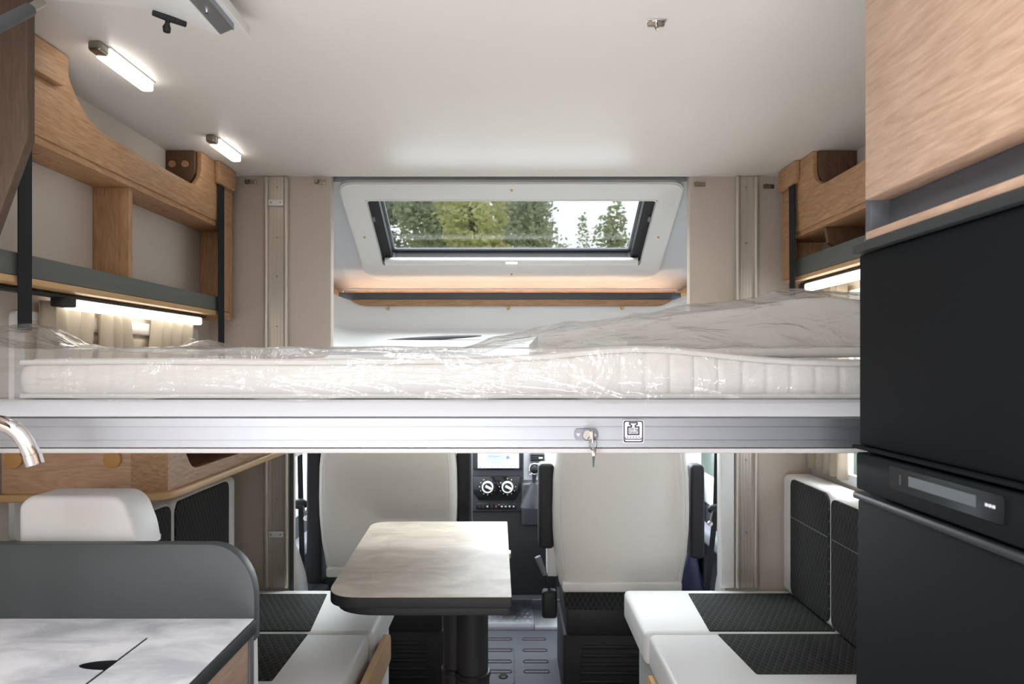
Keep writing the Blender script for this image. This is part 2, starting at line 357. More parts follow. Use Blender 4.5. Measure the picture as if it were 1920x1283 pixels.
struct('trim_2', MB().box(-0.798, -0.783, BK - 0.008, BK - .0005, 0.02, 1.36, 0.003, 3), M['grey'])

# aluminium lift rails
def rail(x0, x1, label, clamps, dots):
    t = thing('lift_rail', ((x0 + x1) / 2, BK - 0.002, 0.02), label, 'rail')
    w = x1 - x0
    m = MB().box(x0 + 0.012, x1 - 0.012, BK - 0.006, BK - 0.001, 0.54, HC - 0.002)
    m.build('rail_web', M['aluZ'], t)
    for a in (x0, x1 - 0.015):
        MB().box(a, a + 0.015, BK - 0.022, BK - 0.001, 0.54, HC - 0.002, 0.006, 3).build('rail_flange', M['aluZ'], t)
    m = MB()
    for f in (0.24, 0.36, 0.5, 0.64, 0.76): m.box(x0 + w * f - .0008, x0 + w * f + .0008, BK - 0.0078, BK - 0.0055, 0.54, HC - 0.002)
    m.build('groove_line', M['aluZ'], t, kind='stuff')
    xc = (x0 + x1) / 2
    for z in dots: MB().cyl((xc, BK - 0.006, z), (xc, BK - 0.010, z), 0.003, n=12).build('rivet', M['steel'], t)
    for z in clamps:
        c = MB().box(xc - .027, xc + .027, BK - 0.020, BK - 0.0075, z - .011, z + .011, 0.002).build('clamp_plate', M['white'], t, label='pale metal clamp plate with two screws')
        for s in (-1, 1): MB().cyl((xc + s * .017, BK - .020, z), (xc + s * .017, BK - .022, z), 0.003, n=10).build('screw', M['steel'], c)
rail(-0.886, -0.800, 'aluminium bed lift rail on the bulkhead left of the cab opening, with small clamp plate', (at(0, 382, BK).z, at(0, 1000, BK).z), (1.98, 1.80, 1.66, 1.48, 1.02, 0.86))
rail(0.803, 0.884, 'aluminium bed lift rail on the bulkhead right of the cab opening, plain without clamp plate', (), (1.98, 1.78, 1.0, 0.74))
# small metal catches
def catch(px, py, label):
    p = at(px, py, BK); t = thing('ceiling_catch', p, label, 'catch', None)
    MB().box(p.x - .021, p.x + .021, BK - .005, BK - .0005, p.z - .008, p.z + .008, .002).build('catch_plate', M['steel'], t)
    MB().cyl((p.x - .010, BK - .004, p.z), (p.x - .010, BK - .016, p.z), .009, .007, 14).build('catch_knob', M['steel'], t)
    MB().cyl((p.x + .011, BK - .004, p.z), (p.x + .011, BK - .011, p.z), .006, n=12).build('screw', M['steel'], t)
catch(470, 341, 'small metal catch on bulkhead between the left oak shelf and the left lift rail')
catch(600, 341, 'small metal catch on bulkhead between the left lift rail and the cab roof window')
catch(1311, 346, 'small metal catch on bulkhead between the cab roof window and the right lift rail')
catch(1440, 350, 'small metal catch on bulkhead between the right lift rail and the right oak shelf')

# ------------------------------------------------------------------ cab-over roof with sloping window
O = Vector((0, 2.50, 2.020)); V = Vector((0, 0.52, -0.297)).normalized(); U = Vector((1, 0, 0)); Nn = Vector((0, -V.z * -1, 0)); Nn = U.cross(V).normalized()
if Nn.z < 0: Nn = -Nn                                   # Nn points outwards (up and forwards)
PM = Matrix(((U.x, V.x, Nn.x, O.x), (U.y, V.y, Nn.y, O.y), (U.z, V.z, Nn.z, O.z), (0, 0, 0, 1)))
cabw = sgroup('window_1', (0, 2.5, 2.0))
out_ = rpoly([(-.638, 0), (.638, 0), (.638, .60), (-.638, .60)], [0.055, 0.055, 0.10, 0.10], 8)
inn_ = rpoly([(-.55, .089), (.55, .089), (.55, .490), (-.55, .490)], [0.004, 0.004, 0.035, 0.035], 8)
fr = MB().ring(out_, inn_, 'Z', -0.030, 0.0)
# rounded lip
lip = MB()
ol2 = [(p[0] * .992, .3 + (p[1] - .3) * .985) for p in out_]
fr = MB().ring(out_, inn_, 'Z', -0.014, 0.0).ring(ol2, inn_, 'Z', -0.018, -0.0135)
fr.xf(PM).build('window_frame', M['blindframe'], cabw)
MB().ring([(p[0], p[1]) for p in rpoly([(-.552, .087), (.552, .087), (.552, .492), (-.552, .492)], .02, 6)], rpoly([(-.548, .091), (.548, .091), (.548, .486), (-.548, .486)], .02, 6), 'Z', -0.020, 0.002).xf(PM).build('inner_trim', M['white'], cabw)
# black gasket well outside the frame
g = MB().ring(rrect(-.60, .60, .05, .53, .02), rrect(-.507, .507, .080, .462, .015), 'Z', 0.004, 0.045)
g.xf(PM).build('gasket', M['black'], cabw)
MB().ring(rrect(-.512, .512, .080, .465, .01), rrect(-.498, .498, .090, .452, .01), 'Z', 0.046, 0.052).xf(PM).build('inner_gasket', M['doorgrey'], cabw)
MB().box(-.56, .56, .07, .50, .054, .058).xf(PM).build('pane', M['glass'], cabw)
MB().tube([PM @ Vector((-.535, .468, -.012)), PM @ Vector((.535, .468, -.012))], .019, 20).build('blind_roller', M['white'], cabw)
MB().box(-.026, .026, .452, .492, -.038, -.022, .003).xf(PM).build('blind_handle', M['white'], cabw)
for u, v in ((-.592, .30), (.592, .30), (0, .035), (0, .545)):
    MB().cyl(PM @ Vector((u, v, -.017)), PM @ Vector((u, v, -.0215)), .005, n=12).build('screw_cap', M['oakedge'], cabw)
for s in (-1, 1):
    MB().box(s * .542 - .006, s * .542 + .006, .20, .225, -.004, .006, .001).xf(PM).build('latch', M['doorgrey'], cabw)
# sloped lining around it
sl = MB().ring(rrect(-.80, .80, .012, .70, .001), rrect(-.60, .60, .05, .53, .001), 'Z', 0.0005, 0.025)
M['lining'] = mat('slope_lining', lin(204, 208, 214), 0.55)
struct('ceiling_1', sl.xf(PM), M['lining']).name = 'ceiling_slope'
struct('trim_3', MB().box(-.82, .82, BK - .004, 2.62, 2.155, 2.18).box(-.82, .82, BK + .0005, BK + .006, 2.072, 2.155).box(-.82, .82, 2.60, 2.62, 2.0, 2.155), M['black'])  # recess over the window frame; black stands in for its shadow
m = MB()
for s in (-1, 1): m.prism([(BK + .04, 1.0), (3.3, 1.0), (3.3, 1.75), (2.60, 2.15), (BK + .04, 2.15)], 'X', s * .80, s * .82)
struct('trim_4', m, M['shell'])
# cab-over shelf
sh = thing('cab_shelf', (0, 3.05, 1.60), 'oak shelf with dark grey front lip running below the sloping cab roof window', 'shelf')
MB().box(-.757, .742, 2.995, 3.005, 1.627, 1.658, .002).build('front_lip', M['dgrey'], sh, label='dark grey lip')
MB().box(-.757, .742, 2.993, 3.14, 1.600, 1.6265, .003).build('shelf_board', M['oakX'], sh)
MB().box(-.757, .742, 3.075, 3.095, 1.627, 1.676).build('back_board', M['oakX'], sh)
for s in (-1, 1):
    x = -.757 if s < 0 else .742
    MB().prism([(x, 1.60), (x + s * .05, 1.60), (x + s * .05, 1.70), (x, 1.665)], 'Y', 2.99, 3.12, .002).build('end_block', M['oakX'], sh)
MB().box(-.74, .725, 3.0135, 3.0175, 1.6275, 1.6325).build('added_glow_strip', M['addedglow'], sh, label='thin glowing strip added behind the lip to warm the slope')  # unseen glowing strip, added to tint the slope below the roof window
# white moulding under it
def shell_fn(u, v):
    x = -.80 + 1.6 * u; e = max(0, (abs(x) - .62) / .18); e = e * e
    prof = [(3.03, 1.612), (3.0, 1.598), (2.985, 1.565), (2.97, 1.52), (2.955, 1.497), (2.935, 1.488), (2.86, 1.462), (2.78, 1.425), (2.74, 1.38), (2.735, 1.30), (2.74, 1.22)]
    k = v * (len(prof) - 1); i = min(int(k), len(prof) - 2); f = k - i
    y = prof[i][0] * (1 - f) + prof[i + 1][0] * f; z = prof[i][1] * (1 - f) + prof[i + 1][1] * f
    return (x, y - e * .16, z + e * .05 * (1 - v))
struct('trim_5', MB().grid(shell_fn, 60, 30), M['shell'], angle=60)
for px in (725, 953, 1168):
    p = at(px, 577, 2.965); MB().cyl((p.x, 2.99, p.z), (p.x, 2.968, p.z), .008, .007, 14).build('screw_cap', M['oakedge'], bpy.data.objects['trim_5'])
s = MB(); k = 14
for i in range(k + 1):
    f = i / k; x = -.58 + .455 * f; h = .012 * math.sin(math.pi * f) ** .7 + .0008
    c = Vector((x, 2.83 - .0 * f, 1.449 + .026 * (f - .5)))
    s.v += [c + Vector((0, -.013, -h * .6 - .001)), c + Vector((0, -.008, h * .7))]
for i in range(k): s.f.append([2 * i, 2 * i + 2, 2 * i + 3, 2 * i + 1])
so = s.build('dark_sliver', M['dgrey'], bpy.data.objects['trim_5'])  # thin dark lens-shaped sliver on the moulding
sd = so.modifiers.new('s', 'SOLIDIFY'); sd.thickness = .003

# ------------------------------------------------------------------ side windows
def side_window(name, sgn, y0, y1, z0, z1, blind):
    g = sgroup(name, (sgn * WX, (y0 + y1) / 2, z0))
    a, b = sorted((sgn * (WX - .012), sgn * (WX + .006)))
    MB().ring(rrect(y0 - .02, y1 + .02, z0 - .02, z1 + .02, .02), rrect(y0 + .012, y1 - .012, z0 + .012, z1 - .012, .03), 'X', a, b).build('window_frame', M['blindframe'], g)
    a, b = sorted((sgn * (WX + .016), sgn * (WX + .02)))
    MB().box(a, b, y0, y1, z0, z1).build('pane', M['clear'], g)
    if blind:
        zt, zb = blind; a, b = sorted((sgn * (WX - .002), sgn * (WX + .002)))
        mm = MB(); n = 24
        for i in range(n):
            q0 = zb + (zt - zb) * i / n; q1 = zb + (zt - zb) * (i + 1) / n; o = .004 * (i % 2)
            mm.v += [Vector((a - sgn * o, y0 + .012, q0)), Vector((a - sgn * o, y1 - .012, q0)), Vector((a - sgn * (.004 - o), y1 - .012, q1)), Vector((a - sgn * (.004 - o), y0 + .012, q1))]
            mm.f.append([4 * i, 4 * i + 1, 4 * i + 2, 4 * i + 3])
        mm.build('pleated_blind', M['beigeblind'], g)
        a, b = sorted((sgn * (WX - .014), sgn * (WX)))
        MB().box(a, b, y0 + .008, y1 - .008, zt, zt + .014, .003).build('blind_bar', M['bulkhead'], g)
side_window('window_2', -1, 1.50, 2.33, .98, 1.445, (1.431, .992))
side_window('window_3', 1, 1.45, 2.235, .98, 1.56, None)
area('side_window_daylight', (1.16, 1.85, 1.27), (0, R(90), 0), 0.5, 0.7, 11, (0.9, 0.95, 1.0))

# ------------------------------------------------------------------ ceiling lights and hook
def ceiling_lamp(y0, y1, x, label):
    t = thing('ceiling_lamp', (x, (y0 + y1) / 2, HC - .001), label, 'lamp', None)
    MB().box(x - .014, x + .014, y0 - .03, y0 + .004, HC - .022, HC - .0005, .006, 3).build('lamp_end', M['steel'], t)
    MB().box(x - .016, x + .016, y0 + .002, y1, HC - .004, HC - .0005, .001).build('lamp_back', M['white'], t)
    MB().prism(rpoly([(x - .015, y0 + .004), (x + .015, y0 + .004), (x + .015, y1), (x - .015, y1)], [0, 0, .012, .012]), 'Z', HC - .024, HC - .004, .004, 3).build('diffuser', M['led'], t, label='glowing white tube')
ceiling_lamp(1.445, 1.63, -.866, 'larger looking lit ceiling strip lamp, nearest the camera, above the left oak shelf')
ceiling_lamp(2.03, 2.20, -.884, 'smaller looking lit ceiling strip lamp, farther back, near the bulkhead on the left')
p = at(1230, 38, 1.335)
t = thing('ceiling_hook', (p.x, p.y, HC - .0005), 'small chrome T-shaped hook screwed to the ceiling at upper right', 'hook')
MB().box(p.x - .02, p.x + .02, p.y - .008, p.y + .004, HC - .004, HC - .0005, .001).build('hook_plate', M['chrome'], t)
MB().box(p.x - .0165, p.x + .0165, p.y - .005, p.y + .005, HC - .012, HC - .003, .002).build('hook_bar', M['steel'], t)
MB().tube([(p.x, p.y, HC - .004), (p.x, p.y - .003, HC - .016), (p.x, p.y - .010, HC - .024), (p.x, p.y - .016, HC - .026)], [.005, .004, .0032, .0024], 10).build('hook_peg', M['chrome'], t)
for s in (-1, 1): MB().cyl((p.x + s * .012, p.y - .006, HC - .004), (p.x + s * .012, p.y - .006, HC - .006), .003, n=10).build('screw', M['steel'], t)

# ------------------------------------------------------------------ oak wall shelves
def under_light(x, y0, y1, z, label, long_housing):
    t = thing('shelf_lamp', (x, (y0 + y1) / 2, z + .012), label, 'lamp')
    MB().box(x - .016, x + .016, y0 - (.30 if long_housing else .02), y1 + .03, z + .006, z + .014, .002).build('lamp_rail', M['black'], t)
    MB().prism(rrect(x - .015, x + .015, z - .018, z + .006, .007), 'Y', y0, y1, .001).build('diffuser', M['led'], t, label='glowing white strip')
    yy = y0 if long_housing else y1
    d = -1 if long_housing else 1
    m = MB(); a, b = sorted((yy, yy + d * .045)); m.box(x - .017, x + .017, a, b, z - .014, z + .010, .004)
    m.build('lamp_switch', M['black'], t)

def shelf_left():
    X = -.985; B = -1.088
    t = thing('wall_shelf', (-1.04, 1.85, 1.50), 'long oak wall shelf with grey lip over the left curtains', 'shelf')
    top = [(1.22, 2.018), (1.505, 2.018), (1.522, 1.975), (1.548, 1.945), (1.585, 1.918), (1.64, 1.902), (1.70, 1.900), (2.085, 1.900), (2.12, 1.903), (2.155, 1.935), (2.165, 1.965), (2.165, 2.018), (2.405, 2.018)]
    poly = [(1.22, 1.822)] + top + [(2.405, 1.822)]
    MB().prism(poly, 'X', X - .013, X + .002, .0015).build('front_board', M['oakY'], t)
    MB().box(B, X - .002, 1.22, 2.385, 1.806, 1.822, .001).build('shelf_bottom', M['oakY'], t)
    MB().box(B, X - .010, 1.775, 1.793, 1.524, 1.806, .0015).build('divider', M['oakZ'], t)
    MB().box(B, X + .002, 2.385, 2.405, 1.498, 1.822, .0015).build('end_panel', M['oakZ'], t)
    MB().box(X - .013, X + .002, 2.325, 2.384, 1.525, 1.822, .0015).build('end_stile', M['oakZ'], t)
    MB().box(B, X + .001, 1.18, 2.384, 1.509, 1.5235, .003).build('shelf_board', M['oakedge'], t)
    lipp = [(1.18, 1.524), (2.384, 1.524), (2.384, 1.60), (2.335, 1.60), (2.322, 1.585), (2.30, 1.570), (1.18, 1.570)]
    MB().prism(lipp, 'X', X - .009, X - .001, .0015).build('grey_lip', M['greygreen'], t, label='grey-green front lip')
    br = MB().prism(rpoly([(B, 2.018), (X - .014, 2.018), (X - .014, 1.95), (X - .034, 1.905), (B, 1.905)], [0, 0, 0, .01, 0]), 'Y', 2.150, 2.166, .0015).build('bracket', M['oakdZ'], t, label='darker brown bracket with two round plugs')
    for x in (-1.068, -1.027): MB().cyl((x, 2.150, 1.975), (x, 2.146, 1.975), .011, n=16).build('plug', M['oakX'], br)
    for y in (1.5, 1.555, 2.0, 2.055):
        MB().cyl((-1.04, y, 1.806), (-1.04, y, 1.8035), .013, n=18).build('plug', M['oakX'], t)
    for (a, b) in ((1.36, 1.49), (2.26, 2.395)):
        MB().prism(rpoly([(a, 2.017), (b, 2.017), (b, 1.945), (a, 1.945)], [.0, .0, .03, .01]), 'X', X + .002, X + .020, .004).build('strap_cap', M['oakY'], t)
shelf_left()
under_light(-1.035, 1.60, 2.25, 1.492, 'long lit lamp strip under the left oak wall shelf', True)
def shelf_right():
    X = .955; B = 1.088
    t = thing('wall_shelf', (1.04, 1.85, 1.62), 'short oak wall shelf above the bed beside the fridge on the right', 'shelf')
    poly = [(1.10, 1.785), (1.10, 1.897), (2.06, 1.897), (2.10, 1.899), (2.145, 1.925), (2.16, 1.955), (2.16, 2.018), (2.405, 2.018), (2.405, 1.785)]
    MB().prism(poly, 'X', X - .002, X + .013, .0015).build('front_board', M['oakY'], t)
    MB().box(X + .002, B, 1.10, 2.385, 1.769, 1.785, .001).build('shelf_bottom', M['oakY'], t)
    MB().box(X - .002, B, 2.385, 2.405, 1.640, 1.785, .0015).build('end_panel', M['oakZ'], t)
    MB().box(X - .002, X + .013, 2.315, 2.384, 1.640, 1.784, .0015).build('end_stile', M['oakZ'], t)
    MB().box(X - .001, B, 1.10, 2.384, 1.624, 1.638, .003).build('shelf_board', M['oakedge'], t)
    MB().box(X + .001, X + .009, 1.10, 2.30, 1.639, 1.696, .0015).build('grey_lip', M['greygreen'], t, label='grey-green front lip')
    br = MB().prism(rpoly([(B, 2.018), (X + .014, 2.018), (X + .014, 1.94), (X + .036, 1.895), (B, 1.90)], [0, 0, 0, .012, 0]), 'Y', 2.150, 2.166, .0015).build('bracket', M['oakdZ'], t, label='darker brown bracket')
    for x in (1.068, 1.005): MB().cyl((x, 2.150, 1.975), (x, 2.146, 1.975), .011, n=16).build('plug', M['oakdZ'], br)
    MB().prism([(B, 1.768), (X + .012, 1.768), (X + .02, 1.72), (X + .05, 1.70), (B, 1.70)], 'Y', 2.10, 2.116, .0015).build('lower_bracket', M['oakdZ'], t)
    MB().prism(rpoly([(2.255, 2.017), (2.395, 2.017), (2.395, 1.945), (2.255, 1.945)], [.0, .0, .01, .03]), 'X', X - .020, X - .002, .004).build('strap_cap', M['oakY'], t)
shelf_right()
under_light(.998, 1.60, 2.29, 1.608, 'short visible lit lamp strip under the right oak shelf next to the fridge', False)

# bed lift straps
def strap(pts, w, label):
    m = MB(); n = len(pts)
    for p in pts:
        p = Vector(p); m.v += [p + Vector((0, -w / 2, 0)), p + Vector((0, w / 2, 0))]
    for i in range(n - 1): m.f.append([2 * i, 2 * i + 2, 2 * i + 3, 2 * i + 1])
    mm = MB()
    for i in range(n - 1):
        a, b = Vector(pts[i]), Vector(pts[i + 1])
        mm.loft([[a + Vector((-.0012, -w / 2, 0)), a + Vector((.0012, -w / 2, 0)), a + Vector((.0012, w / 2, 0)), a + Vector((-.0012, w / 2, 0))],
                 [b + Vector((-.0012, -w / 2, 0)), b + Vector((.0012, -w / 2, 0)), b + Vector((.0012, w / 2, 0)), b + Vector((-.0012, w / 2, 0))]])
    o = mm.build('lift_strap', M['strap'], loc=pts[-1]); tag(o, label, 'strap'); return o
strap([(-.978, 1.372, 1.945), (-.978, 1.372, 1.415)], .038, 'wide black webbing strap in front of the left oak shelf, nearest the camera')
strap([(-.976, 2.295, 1.945), (-.976, 2.295, 1.38), (-.955, 2.30, 1.27)], .046, 'narrow looking black webbing strap at the far end of the left oak shelf')
strap([(.942, 2.295, 1.945), (.935, 2.27, 1.50), (.925, 2.27, 1.28)], .044, 'black webbing strap hanging by the right oak shelf')

# curtains
def curtain(sgn, y0, y1, z0, z1, folds, label, amp=.010, gather=0.0, seed=0, X=1.062, group=None):
    rr = random.Random(seed); ph = rr.random() * 6
    def fn(u, v):
        y = y0 + (y1 - y0) * u + gather * (v - .5) * (u - .5)
        wv = math.sin(u * folds * 2 * math.pi + ph + .6 * math.sin(3 * u + v)) * amp + .3 * amp * math.sin(u * folds * 5 + v * 2)
        return (sgn * (X + wv), y + .004 * math.sin(v * 7 + ph), z1 + (z0 - z1) * v)
    o = MB().grid(fn, int(folds * 12), 14).build('curtain', M['curtain'], loc=(sgn * X, (y0 + y1) / 2, z0), angle=80)
    sd = o.modifiers.new('s', 'SOLIDIFY'); sd.thickness = .001
    return tag(o, label, 'curtain', group)
curtain(-1, 1.545, 1.735, 1.222, 1.492, 4, 'sheer beige curtain bunch nearest the black lamp switch on the left', seed=1)
curtain(-1, 1.755, 1.905, 1.222, 1.486, 3, 'middle sheer beige curtain bunch under the left lamp strip', seed=2, gather=.03)
curtain(-1, 2.02, 2.29, 1.222, 1.484, 4, 'sheer beige curtain bunch at the far end of the left window', seed=3, gather=.04)
curtain(1, 2.17, 2.44, .975, 1.60, 5, 'sheer beige curtain at the far end of the right window beside the bulkhead', seed=4, X=1.060)
curtain(1, 1.60, 2.03, .975, 1.60, 7, 'sheer beige curtain under the right lamp strip next to the fridge', seed=5, X=1.055).location.x += 0

# ------------------------------------------------------------------ drop-down bed
BF = 1.05
bed = thing('drop_down_bed', (0, BF, 1.21), 'drop-down bed frame of brushed aluminium spanning the van under the mattress', 'bed')
prof = [(BF, 1.2195), (BF, 1.2640), (BF + .004, 1.2665), (BF + .075, 1.2665), (BF + .075, 1.2195)]
MB().prism(prof, 'X', -1.0, .96, .0008, 1).build('front_profile', M['alu'], bed)
MB().prism([(BF + .003, 1.2668), (BF + .004, 1.2678), (BF + .07, 1.2895), (BF + .075, 1.2895), (BF + .075, 1.2668)], 'X', -1.0, .96, .0006, 1).build('upper_band', M['alulit'], bed, label='sloping upper band, overhead light put into its colour')
m = MB()
for z in (1.2502, 1.2298): m.box(-1.0, .96, BF - .0016, BF - .0001, z - .0008, z + .0008)
m.build('profile_ridge', M['alu'], bed, kind='stuff')
MB().box(-1.0, .96, BF + .001, BF + .03, 1.2100, 1.2180, .0025).build('lower_lip', M['lip'], bed, label='white plastic lower edge strip')
MB().box(-1.0, .96, BF + .076, 2.40, 1.225, 1.262, .002).build('bed_base', M['white'], bed)
# lock
lk = at(1099, 815, BF)
lp_ = rpoly([(lk.x - .0185, lk.z - .0093), (lk.x + .0185, lk.z - .0093), (lk.x + .0185, lk.z + .0093), (lk.x - .0185, lk.z + .0093)], .0093, 6)
MB().prism(lp_, 'Y', BF - .0035, BF - .0018, .0006).build('lock_plate', M['doorgrey'], bed, label='grey oval lock plate with arrows')
MB().cyl((lk.x + .001, BF - .0035, lk.z), (lk.x + .001, BF - .012, lk.z), .0085, .0080, 24, bev=.001).build('lock_cylinder', M['chrome'], bed)
MB().prism([(lk.x - .0155, lk.z + .002), (lk.x - .0095, lk.z + .002), (lk.x - .0125, lk.z - .003)], 'Y', BF - .0040, BF - .0034).build('arrow_mark', M['sticker'], bed)
MB().prism([(lk.x + .0115, lk.z - .002), (lk.x + .0155, lk.z - .002), (lk.x + .0135, lk.z + .003)], 'Y', BF - .0040, BF - .0034).build('arrow_mark', M['sticker'], bed)
ky = thing('key', (lk.x + .006, BF - .014, lk.z), 'small metal key in the bed frame lock with a second key dangling on its ring', 'key')
kx = lk.x + .0068
MB().box(kx - .0012, kx + .0012, BF - .030, BF - .010, lk.z - .010, lk.z + .008, .0008).build('key_bow', M['steel'], ky)
ring = [(kx + .001 + .006 * math.sin(a), BF - .024 + .006 * math.sin(a) * .6, lk.z - .012 + .0085 * math.cos(a)) for a in [2 * math.pi * i / 24 for i in range(25)]]
MB().tube(ring, .0008, 8).build('key_ring', M['chrome'], ky)
MB().prism(rpoly([(kx - .001, lk.z - .017), (kx + .006, lk.z - .018), (kx + .005, lk.z - .030), (kx - .001, lk.z - .030)], .003), 'Y', BF - .0245, BF - .0225, .0005).build('spare_key_bow', M['steel'], ky)
MB().prism([(kx, lk.z - .029), (kx + .0038, lk.z - .029), (kx + .0026, lk.z - .046), (kx + .0006, lk.z - .047)], 'Y', BF - .0242, BF - .0228, .0003).build('spare_key_blade', M['grey'], ky)
# sticker: weight symbol, 200 kg MAXI
s0 = at(1187, 809, BF); ST = 1 / 1280 * BF; Ys = BF - .0020
stk = thing('load_sticker', (s0.x, Ys, s0.z), 'white square sticker with weight symbol reading 200 kg MAXI on the bed frame', 'sticker')
MB().prism(rrect(s0.x - 20 * ST, s0.x + 20 * ST, s0.z - 22 * ST, s0.z + 22 * ST, .004), 'Y', Ys - .0004, Ys, 0).build('sticker_face', M['sticker'], stk)
Yi = Ys - .0005
MB().ring(rrect(s0.x - 18.3 * ST, s0.x + 18.3 * ST, s0.z - 20.3 * ST, s0.z + 20.3 * ST, .0035), rrect(s0.x - 16.3 * ST, s0.x + 16.3 * ST, s0.z - 18.3 * ST, s0.z + 18.3 * ST, .0028), 'Y', Yi - .0001, Yi).build('border_line', M['ink'], stk)
def ol(pts, w=1.0):       # outline strokes in sticker pixels (x right, y up from centre)
    m = MB()
    for i in range(len(pts)):
        a, b = Vector(pts[i]), Vector(pts[(i + 1) % len(pts)]); d = (b - a).normalized(); n = Vector((-d.y, d.x)) * w / 2; a = a - d * w / 2; b = b + d * w / 2
        q = [a + n, b + n, b - n, a - n]; k = len(m.v)
        m.v += [Vector((s0.x + p.x * ST, Yi - .0001, s0.z + p.y * ST)) for p in q]; m.f.append([k, k + 1, k + 2, k + 3])
    return m
ol([(-7, 16.5), (7, 16.5), (7, 13.5), (3.5, 11), (3.5, 8.5), (10.3, 8.5), (10.3, -5.5), (-10.3, -5.5), (-10.3, 8.5), (-3.5, 8.5), (-3.5, 11), (-7, 13.5)], 2.1).build('weight_symbol', M['ink'], stk)
m = MB(); m.add(ol([(-15, -14.5), (15, -14.5)], 1.4)); m.add(ol([(-15, -14.5), (-15, -11.5)], 1.2)); m.add(ol([(15, -14.5), (15, -11.5)], 1.2)); m.build('tray_symbol', M['ink'], stk)
for ax in (-11, -5.5, 0, 5.5, 11):
    sl_ = ax * .08
    m = MB(); m.add(ol([(ax - sl_, -8.5), (ax, -11.8)], .6)); m.add(ol([(ax - 1.2, -10.4), (ax, -12)], .6)); m.add(ol([(ax + 1.2, -10.4), (ax, -12)], .6)); m.build('arrow_mark', M['doorgrey'], stk)
def text(body, name, size, loc, parent, mt, rot=(R(90), 0, 0)):
    cu = bpy.data.curves.new(name, 'FONT'); cu.body = body; cu.size = size; cu.align_x = 'CENTER'; cu.align_y = 'CENTER'; cu.extrude = 0.00005
    tmp = bpy.data.objects.new('tmp', cu); C.objects.link(tmp)
    bpy.context.view_layer.update(); dg = bpy.context.evaluated_depsgraph_get()
    me = bpy.data.meshes.new_from_object(tmp.evaluated_get(dg)); bpy.data.objects.remove(tmp)
    me.materials.clear(); me.materials.append(mt)
    o = bpy.data.objects.new(name, me); C.objects.link(o); o.parent = parent; o.location = Vector(loc) - Vector(parent['_w']); o.rotation_euler = rot; return o
text('200 kg', 'lettering', 6.8 * ST, (s0.x, Yi - .0002, s0.z + 4.2 * ST), stk, M['ink'])
text('MAXI.', 'lettering', 6.8 * ST, (s0.x, Yi - .0002, s0.z - 1.8 * ST), stk, M['ink'])

# mattress
MY0, MY1 = 1.122, 2.38
def nz(x, y, z=0.0): return noise.noise(Vector((x, y, z)))
def ztop(x):     # height of the front upper edge, wavy to the right
    z = 1.357 + .003 * nz(x * 3, 1.7)
    if x > -.05: z += .020 * math.exp(-((x - .22) / .16) ** 2) - .008 * max(0, x - .35) / .5
    return z
def zbot(x): return 1.2925 - .012 * min(1, max(0, (x - .15) / .12)) * 0 
def mat_sec(x):
    zt, zb = ztop(x), 1.2885; r = .010; pts = []
    for i in range(15):
        f = i / 14; z = zb + r + (zt - zb - 2 * r) * f
        g = (.0016 + .0022 * max(0, min(1, (x + .3) / .5))) * math.exp(-(((x + 5) % .040 - .020) / .0030) ** 2)
        b = .004 * math.sin(math.pi * f)
        pts.append((x, MY0 - b + g, z))
    pts += [(x, MY0 + .006, zt - .004), (x, MY0 + .014, zt)]
    for k in range(1, 9): y = MY0 + .014 + (MY1 - MY0 - .03) * k / 8; zk = 1.357 + (zt - 1.357) * max(0, 1 - k / 1.5); pts.append((x, y, min(zk, 1.3625) if k > 1 else zk))
    pts += [(x, MY1, 1.34), (x, MY1, zb + .01), (x, MY1 - .02, zb), (x, MY0 + .014, zb), (x, MY0 + .005, zb + .004)]
    return pts
secs = []; nX = 440; x0, x1 = -.815, .925
cx = .0
for i in range(nX + 1):
    x = x0 + (x1 - x0) * i / nX; s = mat_sec(x)
    e = min(x - x0, x1 - x) / .03
    if e < 1:
        k = math.sqrt(max(0.02, 1 - (1 - e) ** 2)); cz = 1.325; cy = 1.75
        s = [(p[0], cy + (p[1] - cy) * (.97 + .03 * k), cz + (p[2] - cz) * (.55 + .45 * k)) for p in s]
    secs.append(s)
mt = thing('mattress', (0, 1.75, 1.29), 'cream quilted mattress lying on the bed frame, its ribbed side facing the camera', 'mattress')
MB().loft(secs).build('mattress_body', M['mattress'], mt, angle=70)
pip = [(x0 + .01 + (x1 - x0 - .02) * i / 160, MY0 - .001, ztop(x0 + (x1 - x0) * i / 160) - .006) for i in range(161)]
MB().tube(pip, .0042, 8).build('piping', M['mattress'], mt)
pip = [(x0 + .01 + (x1 - x0 - .02) * i / 160, MY0 - .001, 1.2950) for i in range(161)]
MB().tube(pip, .0040, 8).build('piping', M['mattress'], mt)
# second section, raised toward the right wall
OUTL = [(-.10, 1.380), (-.035, 1.406), (.11, 1.433), (.29, 1.457), (.40, 1.474), (.53, 1.487), (.63, 1.506), (.70, 1.511), (.79, 1.505), (.95, 1.490)]
def outl(x):
    if x <= OUTL[0][0]: return 1.376
    for (a, za), (b, zb_) in zip(OUTL, OUTL[1:]):
        if x <= b: f = (x - a) / (b - a); return za + (zb_ - za) * f
    return OUTL[-1][1]
def sec2(x):
    base = outl(x) - .013; th = .050; r = .018
    return rpoly([(1.54, 1.364), (2.36, 1.364), (2.36, base), (1.52, base)], min(r, (base - 1.364) * .4), 4), base
rings = []
for i in range(41):
    x = .06 + .86 * i / 40; P, b = sec2(x); e = min(i, 40 - i) / 3
    k = min(1, e); rings.append([(x, 1.93 + (p[0] - 1.93) * (.96 + .04 * k), p[1]) for p in P])
mt2 = MB().loft(rings).build('mattress', M['mattress_lit'], loc=(.55, 1.93, 1.38), angle=70)
tag(mt2, 'cream folding mattress section propped up at right, seen hazily through the bulging plastic', 'mattress')

